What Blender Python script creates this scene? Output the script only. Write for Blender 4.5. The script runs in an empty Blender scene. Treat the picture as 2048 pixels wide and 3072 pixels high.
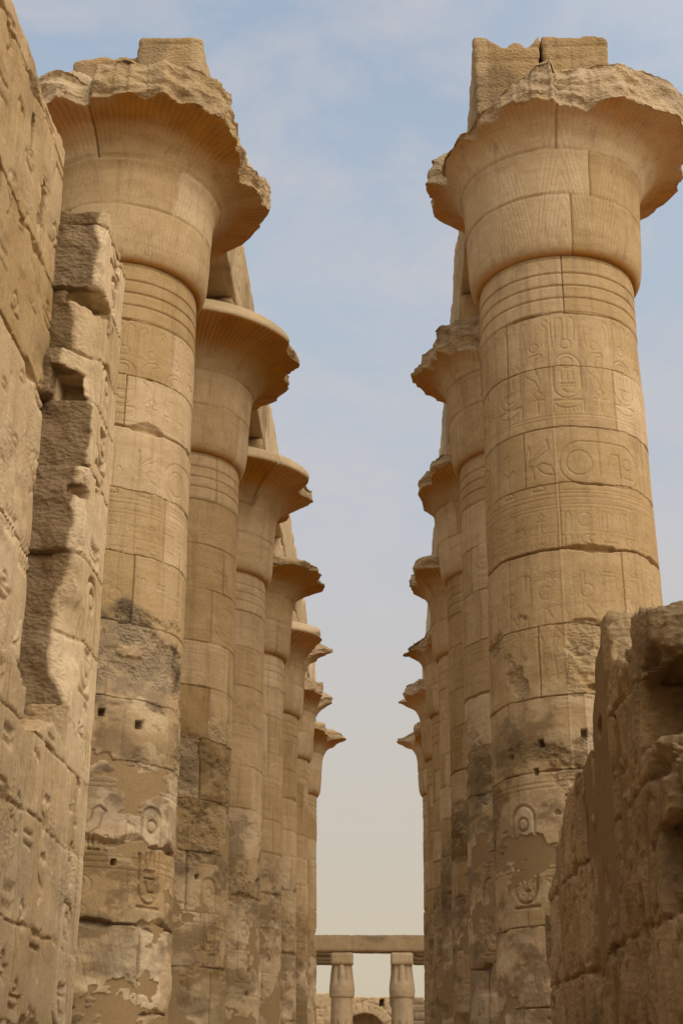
import bpy, math, random
import numpy as np
from itertools import product
from mathutils import Matrix

sc = bpy.context.scene
COL = sc.collection
E = 1.65                      # eye height: every z below is measured from the eye, the ground lies E lower

# ------------------------------------------------------------------ camera
F_PX, TILT, YAW, ROLL = 4286.19, 0.385355, -0.032513, 0.0049956
ct, st, cy, sy = math.cos(TILT), math.sin(TILT), math.cos(YAW), math.sin(YAW)
fw = np.array([sy*ct, cy*ct, st]); r0 = np.array([cy, -sy, 0.]); u0 = np.cross(r0, fw)
rt = math.cos(ROLL)*r0 + math.sin(ROLL)*u0
up = -math.sin(ROLL)*r0 + math.cos(ROLL)*u0
cam = bpy.data.cameras.new('camera'); camo = bpy.data.objects.new('camera', cam); COL.objects.link(camo)
M = Matrix(((rt[0], up[0], -fw[0], 0), (rt[1], up[1], -fw[1], 0), (rt[2], up[2], -fw[2], E), (0, 0, 0, 1)))
camo.matrix_world = M
cam.sensor_fit = 'VERTICAL'; cam.sensor_height = 36.0; cam.lens = F_PX/3072*36.0
cam.clip_start = 0.1; cam.clip_end = 6000
sc.camera = camo

# ------------------------------------------------------------------ light
SUN_AZ, SUN_EL = math.radians(128), math.radians(38)      # azimuth clockwise from +y
world = bpy.data.worlds.new('World'); sc.world = world; world.use_nodes = True
wn = world.node_tree; wn.nodes.clear()
def wnode(t, **k):
    n = wn.nodes.new(t)
    for a, v in k.items(): setattr(n, a, v)
    return n
out = wnode('ShaderNodeOutputWorld'); bg = wnode('ShaderNodeBackground'); bg.inputs['Strength'].default_value = 0.1
sky = wnode('ShaderNodeTexSky', sky_type='NISHITA', sun_disc=False, sun_elevation=SUN_EL, sun_rotation=SUN_AZ)
sky.air_density = 1.0; sky.dust_density = 3.0
tc = wnode('ShaderNodeTexCoord'); sx = wnode('ShaderNodeSeparateXYZ')
wn.links.new(tc.outputs['Generated'], sx.inputs[0])
ramp = wnode('ShaderNodeValToRGB'); cr = ramp.color_ramp
def lin(c): return tuple(((v/255+0.055)/1.055)**2.4 if v > 10 else v/255/12.92 for v in c)
stops = [(0.0, (208, 193, 164)), (0.10, (208, 196, 174)), (0.22, (205, 199, 190)), (0.36, (196, 199, 205)), (0.52, (181, 194, 209)), (0.70, (161, 180, 203)), (0.80, (192, 202, 216)), (1.0, (240, 240, 240))]
while len(cr.elements) < len(stops): cr.elements.new(0.5)
for el, (p, c) in zip(cr.elements, stops): el.position = p; el.color = (*lin(c), 1)
wn.links.new(sx.outputs['Z'], ramp.inputs[0])
# thin high cloud: broken wisps, a little paler and warmer than the veil
mp = wnode('ShaderNodeMapping'); mp.inputs['Scale'].default_value = (2.6, 2.6, 5.5); mp.inputs['Rotation'].default_value = (0.3, 0.5, 0.4)
wn.links.new(tc.outputs['Generated'], mp.inputs[0])
nz1 = wnode('ShaderNodeTexNoise'); nz1.inputs['Scale'].default_value = 2.3; nz1.inputs['Detail'].default_value = 12; nz1.inputs['Roughness'].default_value = 0.6
nz1.inputs['Distortion'].default_value = 0.35
wn.links.new(mp.outputs[0], nz1.inputs['Vector'])
cr2 = wnode('ShaderNodeMapRange'); cr2.inputs['From Min'].default_value = 0.44; cr2.inputs['From Max'].default_value = 0.66
cr2.inputs['To Min'].default_value = 0.0; cr2.inputs['To Max'].default_value = 0.58
wn.links.new(nz1.outputs['Fac'], cr2.inputs['Value'])
mixc = wnode('ShaderNodeMix', data_type='RGBA'); mixc.inputs[7].default_value = (*lin((213, 206, 205)), 1)
cz = wnode('ShaderNodeMapRange', interpolation_type='SMOOTHSTEP'); cz.inputs['From Min'].default_value = 0.10; cz.inputs['From Max'].default_value = 0.50
wn.links.new(sx.outputs['Z'], cz.inputs['Value'])
cm = wnode('ShaderNodeMath', operation='MULTIPLY'); wn.links.new(cr2.outputs[0], cm.inputs[0]); wn.links.new(cz.outputs[0], cm.inputs[1])
wn.links.new(cm.outputs[0], mixc.inputs[0]); wn.links.new(ramp.outputs[0], mixc.inputs[6])
vs = wnode('ShaderNodeVectorMath', operation='SCALE'); vs.inputs['Scale'].default_value = 10.0     # veil in the sky texture's own units
wn.links.new(mixc.outputs[2], vs.inputs[0])
# the bright warm part of the sky round the veiled sun
sdir = (math.sin(SUN_AZ)*math.cos(SUN_EL), math.cos(SUN_AZ)*math.cos(SUN_EL), math.sin(SUN_EL))
dt = wnode('ShaderNodeVectorMath', operation='DOT_PRODUCT'); dt.inputs[1].default_value = sdir
wn.links.new(tc.outputs['Generated'], dt.inputs[0])
gl = wnode('ShaderNodeMapRange', interpolation_type='SMOOTHSTEP'); gl.inputs['From Min'].default_value = 0.0; gl.inputs['From Max'].default_value = 1.0
gl.inputs['To Min'].default_value = 0.0; gl.inputs['To Max'].default_value = 15.0
wn.links.new(dt.outputs['Value'], gl.inputs['Value'])
glc = wnode('ShaderNodeVectorMath', operation='SCALE'); glc.inputs[0].default_value = (1.0, 0.86, 0.68); wn.links.new(gl.outputs[0], glc.inputs['Scale'])
vsum = wnode('ShaderNodeVectorMath', operation='ADD'); wn.links.new(vs.outputs[0], vsum.inputs[0]); wn.links.new(glc.outputs[0], vsum.inputs[1])
mixs = wnode('ShaderNodeMix', data_type='RGBA'); mixs.inputs[0].default_value = 0.93
wn.links.new(sky.outputs[0], mixs.inputs[6]); wn.links.new(vsum.outputs[0], mixs.inputs[7])
wn.links.new(mixs.outputs[2], bg.inputs['Color']); wn.links.new(bg.outputs[0], out.inputs[0])
sd = bpy.data.lights.new('sun', 'SUN'); sd.energy = 1.55; sd.angle = math.radians(40); sd.color = (1.0, 0.90, 0.76)
so = bpy.data.objects.new('sun', sd); COL.objects.link(so); so.location = (30, -30, 40)
so.rotation_euler = (math.pi/2 - SUN_EL, 0, math.pi - SUN_AZ)
sc.view_settings.view_transform = 'Standard'; sc.view_settings.look = 'None'
sc.view_settings.exposure = 0.0; sc.view_settings.gamma = 1.0
sc.cycles.max_bounces = 6; sc.cycles.diffuse_bounces = 4

# ------------------------------------------------------------------ noise
_rng = np.random.RandomState(7)
_perm = _rng.permutation(4096).astype(np.int32); _val = _rng.uniform(-1, 1, 4096).astype(np.float32)
def vnoise(P, seed=0):
    P = np.asarray(P, np.float32) + np.float32(seed*17.31)
    i = np.floor(P); f = P - i; i = i.astype(np.int32); f = f*f*f*(f*(f*6-15)+10)
    def hsh(x, y, z): return _val[_perm[(_perm[(_perm[x & 4095] + y) & 4095] + z) & 4095]]
    x, y, z = i[..., 0], i[..., 1], i[..., 2]; fx, fy, fz = f[..., 0], f[..., 1], f[..., 2]
    a = hsh(x, y, z)*(1-fx) + hsh(x+1, y, z)*fx
    b = hsh(x, y+1, z)*(1-fx) + hsh(x+1, y+1, z)*fx
    c = hsh(x, y, z+1)*(1-fx) + hsh(x+1, y, z+1)*fx
    d = hsh(x, y+1, z+1)*(1-fx) + hsh(x+1, y+1, z+1)*fx
    return (a*(1-fy)+b*fy)*(1-fz) + (c*(1-fy)+d*fy)*fz
def fbm(P, octv=4, seed=0, gain=0.5):
    P = np.asarray(P, np.float32); s = 0; a = 1.0; t = 0
    for k in range(octv):
        s = s + a*vnoise(P*(2.03**k), seed+k*3); t += a; a *= gain
    return s/t*1.5
def ridge(P, octv=3, seed=0):
    P = np.asarray(P, np.float32); s = 0; a = 1.0; t = 0
    for k in range(octv):
        s = s + a*(1-np.abs(vnoise(P*(2.03**k), seed+k*3))*2); t += a; a *= 0.5
    return s/t
def worley(P, seed=0):
    P = np.asarray(P, np.float32)+np.float32(seed*9.7); i = np.floor(P).astype(np.int32); f = P-i; best = np.full(P.shape[:-1], 9., np.float32)
    for dx, dy, dz in product((-1, 0, 1), repeat=3):
        x, y, z = i[..., 0]+dx, i[..., 1]+dy, i[..., 2]+dz
        h = _perm[(_perm[(_perm[x & 4095]+y) & 4095]+z) & 4095]
        ox = _val[h]*.5+.5; oy = _val[_perm[(h+11) & 4095]]*.5+.5; oz = _val[_perm[(h+29) & 4095]]*.5+.5
        best = np.minimum(best, (dx+ox-f[..., 0])**2+(dy+oy-f[..., 1])**2+(dz+oz-f[..., 2])**2)
    return np.sqrt(best)-.5
def facets(P, seed=0):
    P = np.asarray(P, np.float32); W = P+np.stack([fbm(P*.8, 2, seed+1), fbm(P*.8, 2, seed+2), fbm(P*.8, 2, seed+4)], -1)*.35
    return worley(W, seed)+.45*worley(W*2.3, seed+7)
def sstep(a, b, x): t = np.clip((x-a)/(b-a), 0, 1); return t*t*(3-2*t)

# ------------------------------------------------------------------ mesh helpers
def make_mesh(name, V, Q, mats, attrs=None, smooth=True):
    V = np.asarray(V, np.float32); Q = np.asarray(Q, np.int32)
    me = bpy.data.meshes.new(name); n = len(Q); k = Q.shape[1]
    me.vertices.add(len(V)); me.vertices.foreach_set('co', V.ravel())
    me.loops.add(n*k); me.loops.foreach_set('vertex_index', Q.ravel())
    me.polygons.add(n); me.polygons.foreach_set('loop_start', np.arange(n, dtype=np.int32)*k)
    me.update(calc_edges=True)
    me.polygons.foreach_set('use_smooth', np.full(n, smooth))
    for a, v in (attrs or {}).items():
        at = me.attributes.new(a, 'FLOAT', 'POINT'); at.data.foreach_set('value', np.asarray(v, np.float32).ravel())
    me.materials.append(mats); me.validate(); return me
def link(name, me, parent=None, loc=(0, 0, 0)):
    o = bpy.data.objects.new(name, me); COL.objects.link(o); o.location = loc
    if parent: o.parent = parent
    return o
def tag(o, label=None, cat=None, group=None, kind=None):
    for k, v in (('label', label), ('category', cat), ('group', group), ('kind', kind)):
        if v: o[k] = v
    return o
def thing(name, loc, label, cat, group=None):
    o = bpy.data.objects.new(name, None); COL.objects.link(o); o.location = loc; o.empty_display_size = 0.3
    return tag(o, label, cat, group, 'thing')

def surfnets(Fd, o, h):
    Fd = np.asarray(Fd, np.float32)
    Fd[0] = Fd[-1] = np.maximum(Fd[0], 0.5*h); Fd[:, 0] = np.maximum(Fd[:, 0], .5*h); Fd[:, -1] = np.maximum(Fd[:, -1], .5*h)
    Fd[-1] = np.abs(Fd[-1])+.1*h; Fd[:, :, 0] = np.maximum(Fd[:, :, 0], .5*h); Fd[:, :, -1] = np.maximum(Fd[:, :, -1], .5*h)
    S = Fd < 0; nx, ny, nz = Fd.shape
    cs = list(product((0, 1), repeat=3))
    cnt = np.zeros((nx-1, ny-1, nz-1), np.int8)
    for i, j, k in cs: cnt += S[i:nx-1+i, j:ny-1+j, k:nz-1+k]
    act = (cnt > 0) & (cnt < 8)
    idx = np.full(act.shape, -1, np.int32); co = np.argwhere(act); idx[act] = np.arange(len(co))
    vals = np.stack([Fd[co[:, 0]+i, co[:, 1]+j, co[:, 2]+k] for i, j, k in cs], 1)
    pos = np.zeros((len(co), 3), np.float32); n = np.zeros(len(co), np.float32)
    for a in range(8):
        for b in range(a+1, 8):
            ca, cb = np.array(cs[a]), np.array(cs[b])
            if abs(ca-cb).sum() != 1: continue
            va, vb = vals[:, a], vals[:, b]; cr_ = (va < 0) != (vb < 0)
            t = np.where(cr_, va/np.where(cr_, va-vb, 1), 0)
            pos += cr_[:, None]*(ca[None]+t[:, None]*(cb-ca)[None]); n += cr_
    V = (co+pos/n[:, None])*h+np.asarray(o)[None]
    Qs = []
    m = S[:-1, 1:-1, 1:-1] != S[1:, 1:-1, 1:-1]; p = np.argwhere(m)+[0, 1, 1]; i, j, k = p.T
    q = np.stack([idx[i, j-1, k-1], idx[i, j, k-1], idx[i, j, k], idx[i, j-1, k]], 1); fl = ~S[i, j, k]; q[fl] = q[fl][:, ::-1]; Qs.append(q)
    m = S[1:-1, :-1, 1:-1] != S[1:-1, 1:, 1:-1]; p = np.argwhere(m)+[1, 0, 1]; i, j, k = p.T
    q = np.stack([idx[i-1, j, k-1], idx[i-1, j, k], idx[i, j, k], idx[i, j, k-1]], 1); fl = ~S[i, j, k]; q[fl] = q[fl][:, ::-1]; Qs.append(q)
    m = S[1:-1, 1:-1, :-1] != S[1:-1, 1:-1, 1:]; p = np.argwhere(m)+[1, 1, 0]; i, j, k = p.T
    q = np.stack([idx[i-1, j-1, k], idx[i, j-1, k], idx[i, j, k], idx[i-1, j, k]], 1); fl = ~S[i, j, k]; q[fl] = q[fl][:, ::-1]; Qs.append(q)
    Q = np.concatenate(Qs); Q = Q[(Q >= 0).all(1)]
    return V, Q
def grid_pts(lo, hi, h):
    ax = [np.arange(a-2*h, b+2.5*h, h, dtype=np.float32) for a, b in zip(lo, hi)]
    G = np.stack(np.meshgrid(*ax, indexing='ij'), -1)
    return G, np.array([a[0] for a in ax])
def boxd(P, lo, hi):
    lo, hi = np.asarray(lo, np.float32), np.asarray(hi, np.float32)
    c, s = (lo+hi)/2, (hi-lo)/2; q = np.abs(P-c)-s
    return np.sqrt((np.maximum(q, 0)**2).sum(-1))+np.minimum(q.max(-1), 0)

# ------------------------------------------------------------------ materials
def stone_material(name, base_a, base_b, base_c, grain=1.0):
    m = bpy.data.materials.new(name); m.use_nodes = True; nt = m.node_tree; nt.nodes.clear()
    def nd(t, **k):
        n = nt.nodes.new(t)
        for a, v in k.items(): setattr(n, a, v)
        return n
    L = nt.links.new
    o = nd('ShaderNodeOutputMaterial'); b = nd('ShaderNodeBsdfPrincipled'); L(b.outputs[0], o.inputs[0])
    b.inputs['Roughness'].default_value = 0.93; b.inputs['Specular IOR Level'].default_value = 0.12
    g = nd('ShaderNodeNewGeometry'); pos = g.outputs['Position']
    def noise(scale, det=5, rough=0.55, sc_=(1, 1, 1), dist=0.0):
        mp = nd('ShaderNodeMapping'); mp.inputs['Scale'].default_value = sc_; L(pos, mp.inputs[0])
        n = nd('ShaderNodeTexNoise'); n.inputs['Scale'].default_value = scale; n.inputs['Detail'].default_value = det
        n.inputs['Roughness'].default_value = rough; n.inputs['Distortion'].default_value = dist
        L(mp.outputs[0], n.inputs['Vector']); return n.outputs['Fac']
    def rng(v, a, b_, c=0, d=1):
        n = nd('ShaderNodeMapRange'); n.inputs['From Min'].default_value = a; n.inputs['From Max'].default_value = b_
        n.inputs['To Min'].default_value = c; n.inputs['To Max'].default_value = d; L(v, n.inputs['Value']); return n.outputs[0]
    def mix(f, a, b_, blend='MIX'):
        n = nd('ShaderNodeMix', data_type='RGBA', blend_type=blend)
        for s, v in ((0, f), (6, a), (7, b_)):
            if isinstance(v, tuple): n.inputs[s].default_value = (*v, 1)
            elif isinstance(v, float): n.inputs[s].default_value = v
            else: L(v, n.inputs[s])
        return n.outputs[2]
    def mth(op, a, b_=None):
        n = nd('ShaderNodeMath', operation=op)
        for s, v in ((0, a), (1, b_)):
            if v is None: continue
            if isinstance(v, (int, float)): n.inputs[s].default_value = v
            else: L(v, n.inputs[s])
        return n.outputs[0]
    def attr(n_):
        n = nd('ShaderNodeAttribute', attribute_type='GEOMETRY', attribute_name=n_); return n.outputs['Fac']
    big = noise(0.55, 5, 0.6); med = noise(2.6, 6, 0.62, (1, 1, 1.3), 0.4); strata = noise(1.3, 6, 0.6, (0.6, 0.6, 5.0), 0.8); fine = noise(26, 4, 0.7)
    streak = noise(3.2, 5, 0.6, (2.2, 2.2, 0.16), 0.2)
    c = mix(rng(big, 0.36, 0.66), base_a, base_b)
    c = mix(rng(med, 0.42, 0.72, 0, 0.75), c, base_c)
    c = mix(rng(strata, 0.50, 0.70, 0, 0.45), c, (0.30, 0.195, 0.10))
    c = mix(rng(streak, 0.53, 0.72, 0, 0.55), c, (0.21, 0.150, 0.085))
    c = mix(rng(noise(1.1, 7, 0.65, (1, 1, 0.7), 0.6), 0.60, 0.74, 0, 0.55), c, (0.20, 0.135, 0.075))
    c = mix(rng(attr('pale'), 0, 1, 0, 0.8), c, (0.50, 0.395, 0.25))
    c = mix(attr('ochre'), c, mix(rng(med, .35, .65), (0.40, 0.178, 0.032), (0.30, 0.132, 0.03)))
    pl = mix(rng(big, 0.3, 0.7), (0.265, 0.180, 0.090), (0.225, 0.150, 0.075))
    c = mix(attr('plaster'), c, pl)
    sm = mth('MULTIPLY', attr('stain'), rng(med, 0.30, 0.56))
    c = mix(sm, c, mix(rng(fine, .3, .7), (0.095, 0.072, 0.046), (0.170, 0.128, 0.080)))
    c = mix(attr('patina_shade'), c, mix(rng(med, .3, .7), (0.150, 0.098, 0.047), (0.085, 0.056, 0.028)))
    tone = attr('tone')
    hv = nd('ShaderNodeHueSaturation'); L(c, hv.inputs['Color'])
    L(mth('ADD', mth('MULTIPLY', tone, 0.20), mth('ADD', mth('MULTIPLY', rng(fine, 0.3, 0.7, -1, 1), 0.11*grain), 1.0)), hv.inputs['Value'])
    L(mth('ADD', 1.0, mth('MULTIPLY', tone, -0.12)), hv.inputs['Saturation'])
    L(hv.outputs[0], b.inputs['Base Color'])
    # relief: grain, small pits and chisel-like roughness where the stone is broken
    rough = attr('rough')
    hgt = mth('ADD', mth('MULTIPLY', noise(9, 6, 0.65), 0.45), mth('MULTIPLY', noise(34, 5, 0.75), 0.42))
    vor = nd('ShaderNodeTexVoronoi'); vor.inputs['Scale'].default_value = 15; L(pos, vor.inputs['Vector'])
    pit = mth('MULTIPLY', rng(vor.outputs['Distance'], 0.0, 0.22, -1, 0), rng(noise(1.7, 3), 0.52, 0.62))
    hgt = mth('ADD', hgt, mth('MULTIPLY', pit, 0.30))
    vm = nd('ShaderNodeMapping'); vm.inputs['Scale'].default_value = (1, 1, 1.6); L(pos, vm.inputs[0])
    vd = nd('ShaderNodeVectorMath', operation='ADD'); L(vm.outputs[0], vd.inputs[0])
    wn_ = nd('ShaderNodeTexNoise'); wn_.inputs['Scale'].default_value = 6; L(pos, wn_.inputs['Vector'])
    wsc = nd('ShaderNodeVectorMath', operation='SCALE'); wsc.inputs['Scale'].default_value = 0.12; L(wn_.outputs['Color'], wsc.inputs[0]); L(wsc.outputs[0], vd.inputs[1])
    v2 = nd('ShaderNodeTexVoronoi'); v2.inputs['Scale'].default_value = 14; L(vd.outputs[0], v2.inputs['Vector'])
    hgt = mth('ADD', hgt, mth('MULTIPLY', mth('MULTIPLY', v2.outputs['Distance'], rough), 1.9))
    hgt = mth('ADD', hgt, mth('MULTIPLY', mth('MULTIPLY', noise(30, 5, 0.78), rough), 1.7))
    smooth = mth('SUBTRACT', 1.0, mth('MULTIPLY', attr('plaster'), 0.65))
    bp = nd('ShaderNodeBump'); bp.inputs['Distance'].default_value = 0.035*grain
    L(mth('MULTIPLY', smooth, 0.75), bp.inputs['Strength']); L(hgt, bp.inputs['Height']); L(bp.outputs[0], b.inputs['Normal'])
    return m
STONE = stone_material('sandstone', (0.435, 0.310, 0.168), (0.365, 0.250, 0.127), (0.485, 0.358, 0.215))
FAR = stone_material('far_sandstone_dimmed', (0.285, 0.212, 0.130), (0.235, 0.172, 0.105), (0.33, 0.25, 0.16))  # darker, greyer stone: the far court's weaker light put into the colour
SAND = stone_material('sand_ground', (0.36, 0.255, 0.145), (0.31, 0.215, 0.12), (0.38, 0.275, 0.17))

# ------------------------------------------------------------------ relief canvas (carved lines drawn in metres)
class Canvas:
    def __init__(s, u0, u1, z0, z1, res):
        s.u0, s.z0, s.res = u0, z0, res
        s.nu = int((u1-u0)/res)+1; s.nz = int((z1-z0)/res)+1
        s.g = np.zeros((s.nz, s.nu), np.float32)      # cut depth
        s.k = 1.0
    def _win(s, ua, ub, za, zb):
        a = max(0, int((ua-s.u0)/s.res)-1); b = min(s.nu, int((ub-s.u0)/s.res)+2)
        c = max(0, int((za-s.z0)/s.res)-1); d = min(s.nz, int((zb-s.z0)/s.res)+2)
        if a >= b or c >= d: return None
        U, Z = np.meshgrid(s.u0+np.arange(a, b)*s.res, s.z0+np.arange(c, d)*s.res)
        return (slice(c, d), slice(a, b)), U, Z
    def _put(s, sl, d, w, dep):
        w = max(w, s.res*0.9)
        s.g[sl] = np.maximum(s.g[sl], dep*s.k*np.clip((w-d)/(0.7*w), 0, 1))
    def line(s, pts, w=0.013, dep=0.015):
        for (x0, z0), (x1, z1) in zip(pts[:-1], pts[1:]):
            W = s._win(min(x0, x1)-2*w-s.res, max(x0, x1)+2*w+s.res, min(z0, z1)-2*w-s.res, max(z0, z1)+2*w+s.res)
            if W is None: continue
            sl, U, Z = W; dx, dz = x1-x0, z1-z0; l2 = dx*dx+dz*dz+1e-9
            t = np.clip(((U-x0)*dx+(Z-z0)*dz)/l2, 0, 1)
            s._put(sl, np.hypot(U-x0-t*dx, Z-z0-t*dz), w, dep)
    def ring(s, x, z, r, w=0.013, dep=0.015):
        W = s._win(x-r-2*w, x+r+2*w, z-r-2*w, z+r+2*w)
        if W: sl, U, Z = W; s._put(sl, np.abs(np.hypot(U-x, Z-z)-r), w, dep)
    def dot(s, x, z, r, dep=0.02, rz=None):
        rz = rz or r; W = s._win(x-r-.03, x+r+.03, z-rz-.03, z+rz+.03)
        if W:
            sl, U, Z = W; d = (np.hypot((U-x)/r, (Z-z)/rz)-1)*min(r, rz)
            s.g[sl] = np.maximum(s.g[sl], dep*s.k*np.clip(0.5-d/(1.2*s.res), 0, 1))
    def rect(s, x0, x1, z0, z1, dep=0.02):
        W = s._win(x0, x1, z0, z1)
        if W:
            sl, U, Z = W; m = (U >= x0) & (U <= x1) & (Z >= z0) & (Z <= z1); s.g[sl] = np.maximum(s.g[sl], dep*s.k*m)
    def capsule(s, x, z, w, h, lw=0.02, dep=0.018, horiz=False):
        r = (h if horiz else w)/2; a = ((w if horiz else h)-2*r)/2
        W = s._win(x-w/2-.05, x+w/2+.05, z-h/2-.05, z+h/2+.05)
        if W:
            sl, U, Z = W
            d = np.hypot(np.maximum(np.abs(U-x)-a, 0), Z-z) if horiz else np.hypot(U-x, np.maximum(np.abs(Z-z)-a, 0))
            s._put(sl, np.abs(d-r), lw, dep)
    # signs
    def cartouche(s, x, z, w, h, rnd, lw=0.014, dep=0.017, horiz=False):
        s.capsule(x, z, w, h, lw, dep, horiz)
        if horiz:
            s.ring(x-w*.28, z, h*.28, lw*.8, dep); s.line([(x-w*.05, z+h*.3), (x-w*.05, z-h*.3)], lw*.8, dep)
            s.line([(x+w*.02, z-h*.25), (x+w*.1, z+h*.25), (x+w*.2, z+h*.25), (x+w*.22, z-h*.3)], lw*.8, dep)
            s.ring(x+w*.32, z+h*.08, h*.13, lw*.8, dep); s.line([(x+w*.26, z-h*.25), (x+w*.4, z-h*.25)], lw*.8, dep)
            s.line([(x+w*.5+lw*2, z-h/2), (x+w*.5+lw*2, z+h/2)], lw, dep)
        else:
            s.line([(x-w*.55, z-h/2-lw*2), (x+w*.55, z-h/2-lw*2)], lw, dep)
            s.ring(x, z+h*.30, w*.22, lw*.8, dep)
            for j in range(3): s.line([(x+(j-1)*w*.2, z+h*.10), (x+(j-1)*w*.22, z-h*.10)], lw*.8, dep)
            s.zig(x-w*.28, x+w*.28, z-h*.18, h*.025, lw*.7, dep); s.line([(x-w*.25, z-h*.24), (x+w*.25, z-h*.24)], lw*.7, dep)
            s.line([(x-w*.2, z-h*.28), (x-w*.05, z-h*.38), (x+w*.2, z-h*.38)], lw*.8, dep)
    def zig(s, x0, x1, z, a, lw=0.012, dep=0.012):
        n = 9; s.line([(x0+(x1-x0)*k/n, z+(a if k % 2 else -a)) for k in range(n+1)], lw, dep)
    def uraeus(s, x, z, w, h, fl, lw=0.012, dep=0.015):
        P = [(-.1, -.5), (.25, -.35), (.1, -.15), (-.3, .0), (-.35, .25), (-.05, .42), (.35, .45), (.42, .38), (.15, .33), (.05, .2), (.2, .0), (.3, -.2), (.12, -.42)]
        s.line([(x+fl*a*w, z+b*h) for a, b in P], lw, dep)
    def ankh(s, x, z, h, lw=0.013, dep=0.016):
        s.line([(x, z+h*.05), (x, z-h*.5)], lw*1.2, dep); s.line([(x-h*.25, z+h*.05), (x+h*.25, z+h*.05)], lw, dep)
        s.line([(x, z+h*.07), (x-h*.16, z+h*.3), (x, z+h*.45), (x+h*.16, z+h*.3), (x, z+h*.07)], lw, dep)
    def basket(s, x, z, w, lw=0.012, dep=0.015):
        s.line([(x-w/2, z), (x+w/2, z)], lw, dep)
        arc = [(x+w/2*math.cos(a), z-w*.28*math.sin(a)) for a in np.linspace(0, math.pi, 11)]
        s.line(arc, lw, dep)
        for (a, b) in arc[2:-2]: s.line([(a, b), (a, b-.07)], lw*.7, dep)
        for q in (-1, 1): s.line([(x+q*w*.56, z), (x+q*w*.56, z-w*.42)], lw*1.1, dep)
    def feather(s, x, z, w, h, lw=0.015, dep=0.013):
        s.line([(x-w/2, z-h/2), (x-w/2, z+h*.35), (x-w*.1, z+h/2), (x+w*.4, z+h*.42), (x+w*.5, z+h*.2), (x+w*.3, z-h/2)], lw, dep)
    def bee(s, x, z, h, lw=0.013, dep=0.017):
        for a, b, c, d in ((-.25, .1, -.15, .62), (-.2, .12, .35, .72)):
            s.line([(x+a*h, z+b*h), (x+c*h-.06*h, z+d*h*.75), (x+c*h, z+d*h), (x+c*h+.05*h, z+d*h*.6), (x+a*h+.05*h, z+b*h)], lw, dep)
        s.line([(x+.05*h, z), (x+.2*h, z+.1*h), (x+.42*h, z), (x+.52*h, z-.28*h), (x+.25*h, z-.2*h), (x+.05*h, z)], lw, dep)
        s.dot(x-.15*h, z-.02*h, .13*h, dep*.8); s.line([(x-.2*h, z-.1*h), (x-.3*h, z-.3*h)], lw, dep); s.line([(x-.05*h, z-.1*h), (x-.02*h, z-.32*h)], lw, dep)
    def sedge(s, x, z, h, lw=0.012, dep=0.015):
        s.line([(x, z-h*.5), (x, z+h*.5)], lw, dep); s.line([(x, z+h*.5), (x-.12*h, z+h*.4)], lw, dep)
        for q in (-1, 1): s.line([(x, z-h*.15), (x+q*.16*h, z+.02*h), (x+q*.24*h, z-.1*h)], lw, dep)
    def loaf(s, x, z, w, lw=0.016, dep=0.015):
        s.line([(x+w/2*math.cos(a), z+w/2*math.sin(a)) for a in np.linspace(0, math.pi, 9)]+[(x+w/2, z)], lw, dep)
    def bird(s, x, z, h, fl=1, lw=0.018, dep=0.016):
        P = [(.35, .38), (.2, .5), (.05, .4), (.02, .2), (-.2, -.05), (-.5, -.3), (-.25, -.2), (0, -.15), (.2, 0), (.25, .25), (.35, .38)]
        s.line([(x+fl*a*h, z+b*h) for a, b in P], lw, dep)
        s.line([(x, z-.15*h), (x, z-.48*h), (x+fl*.12*h, z-.48*h)], lw, dep); s.line([(x+fl*.1*h, z-.1*h), (x+fl*.12*h, z-.48*h), (x+fl*.25*h, z-.48*h)], lw, dep)
    def sign(s, x, z, w, h, rnd, lw=0.016, dep=0.015):
        k = rnd.randrange(9)
        if k == 0: s.ring(x, z, min(w, h)*.36, lw, dep)
        elif k == 1: s.zig(x-w*.42, x+w*.42, z, h*.08, lw, dep); s.zig(x-w*.42, x+w*.42, z-h*.22, h*.08, lw, dep)
        elif k == 2: s.feather(x, z, w*.35, h*.9, lw, dep); s.feather(x+w*.3, z, w*.3, h*.8, lw, dep)
        elif k == 3: s.bird(x, z, min(w, h)*.9, 1, lw, dep)
        elif k == 4: s.loaf(x-w*.2, z, w*.4, lw, dep); s.line([(x+w*.2, z-h*.35), (x+w*.2, z+h*.35)], lw*1.3, dep)
        elif k == 5: s.ankh(x, z, h*.9, lw, dep)
        elif k == 6: s.uraeus(x, z, w*.8, h*.9, 1, lw, dep)
        elif k == 7: s.basket(x, z+h*.1, w*.8, lw, dep); s.loaf(x, z+h*.2, w*.35, lw, dep)
        else: s.line([(x-w*.4, z-h*.3), (x-w*.4, z+h*.1), (x+w*.35, z+h*.1), (x+w*.35, z-h*.35)], lw*1.2, dep); s.line([(x-w*.3, z+h*.3), (x+w*.3, z+h*.3)], lw, dep)
    def sample(s, U, Z):
        a = np.clip((U-s.u0)/s.res, 0, s.nu-1.001); b = np.clip((Z-s.z0)/s.res, 0, s.nz-1.001)
        i = a.astype(int); j = b.astype(int); fa = a-i; fb = b-j; g = s.g
        return (g[j, i]*(1-fa)+g[j, i+1]*fa)*(1-fb)+(g[j+1, i]*(1-fa)+g[j+1, i+1]*fa)*fb

# ------------------------------------------------------------------ the colonnade
XL, XR, Y1, SP = -4.50755, 2.94892, 21.3532, 7.45238
R_TOP, TAPER = 1.28641, 0.00985738
def r_shaft(z): return R_TOP+TAPER*(12.5-z)
DRUMS = [11.55, 10.62, 9.59, 8.55, 7.49, 6.44, 5.34, 4.30, 3.18, 2.06, 1.0, -0.1]

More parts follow.
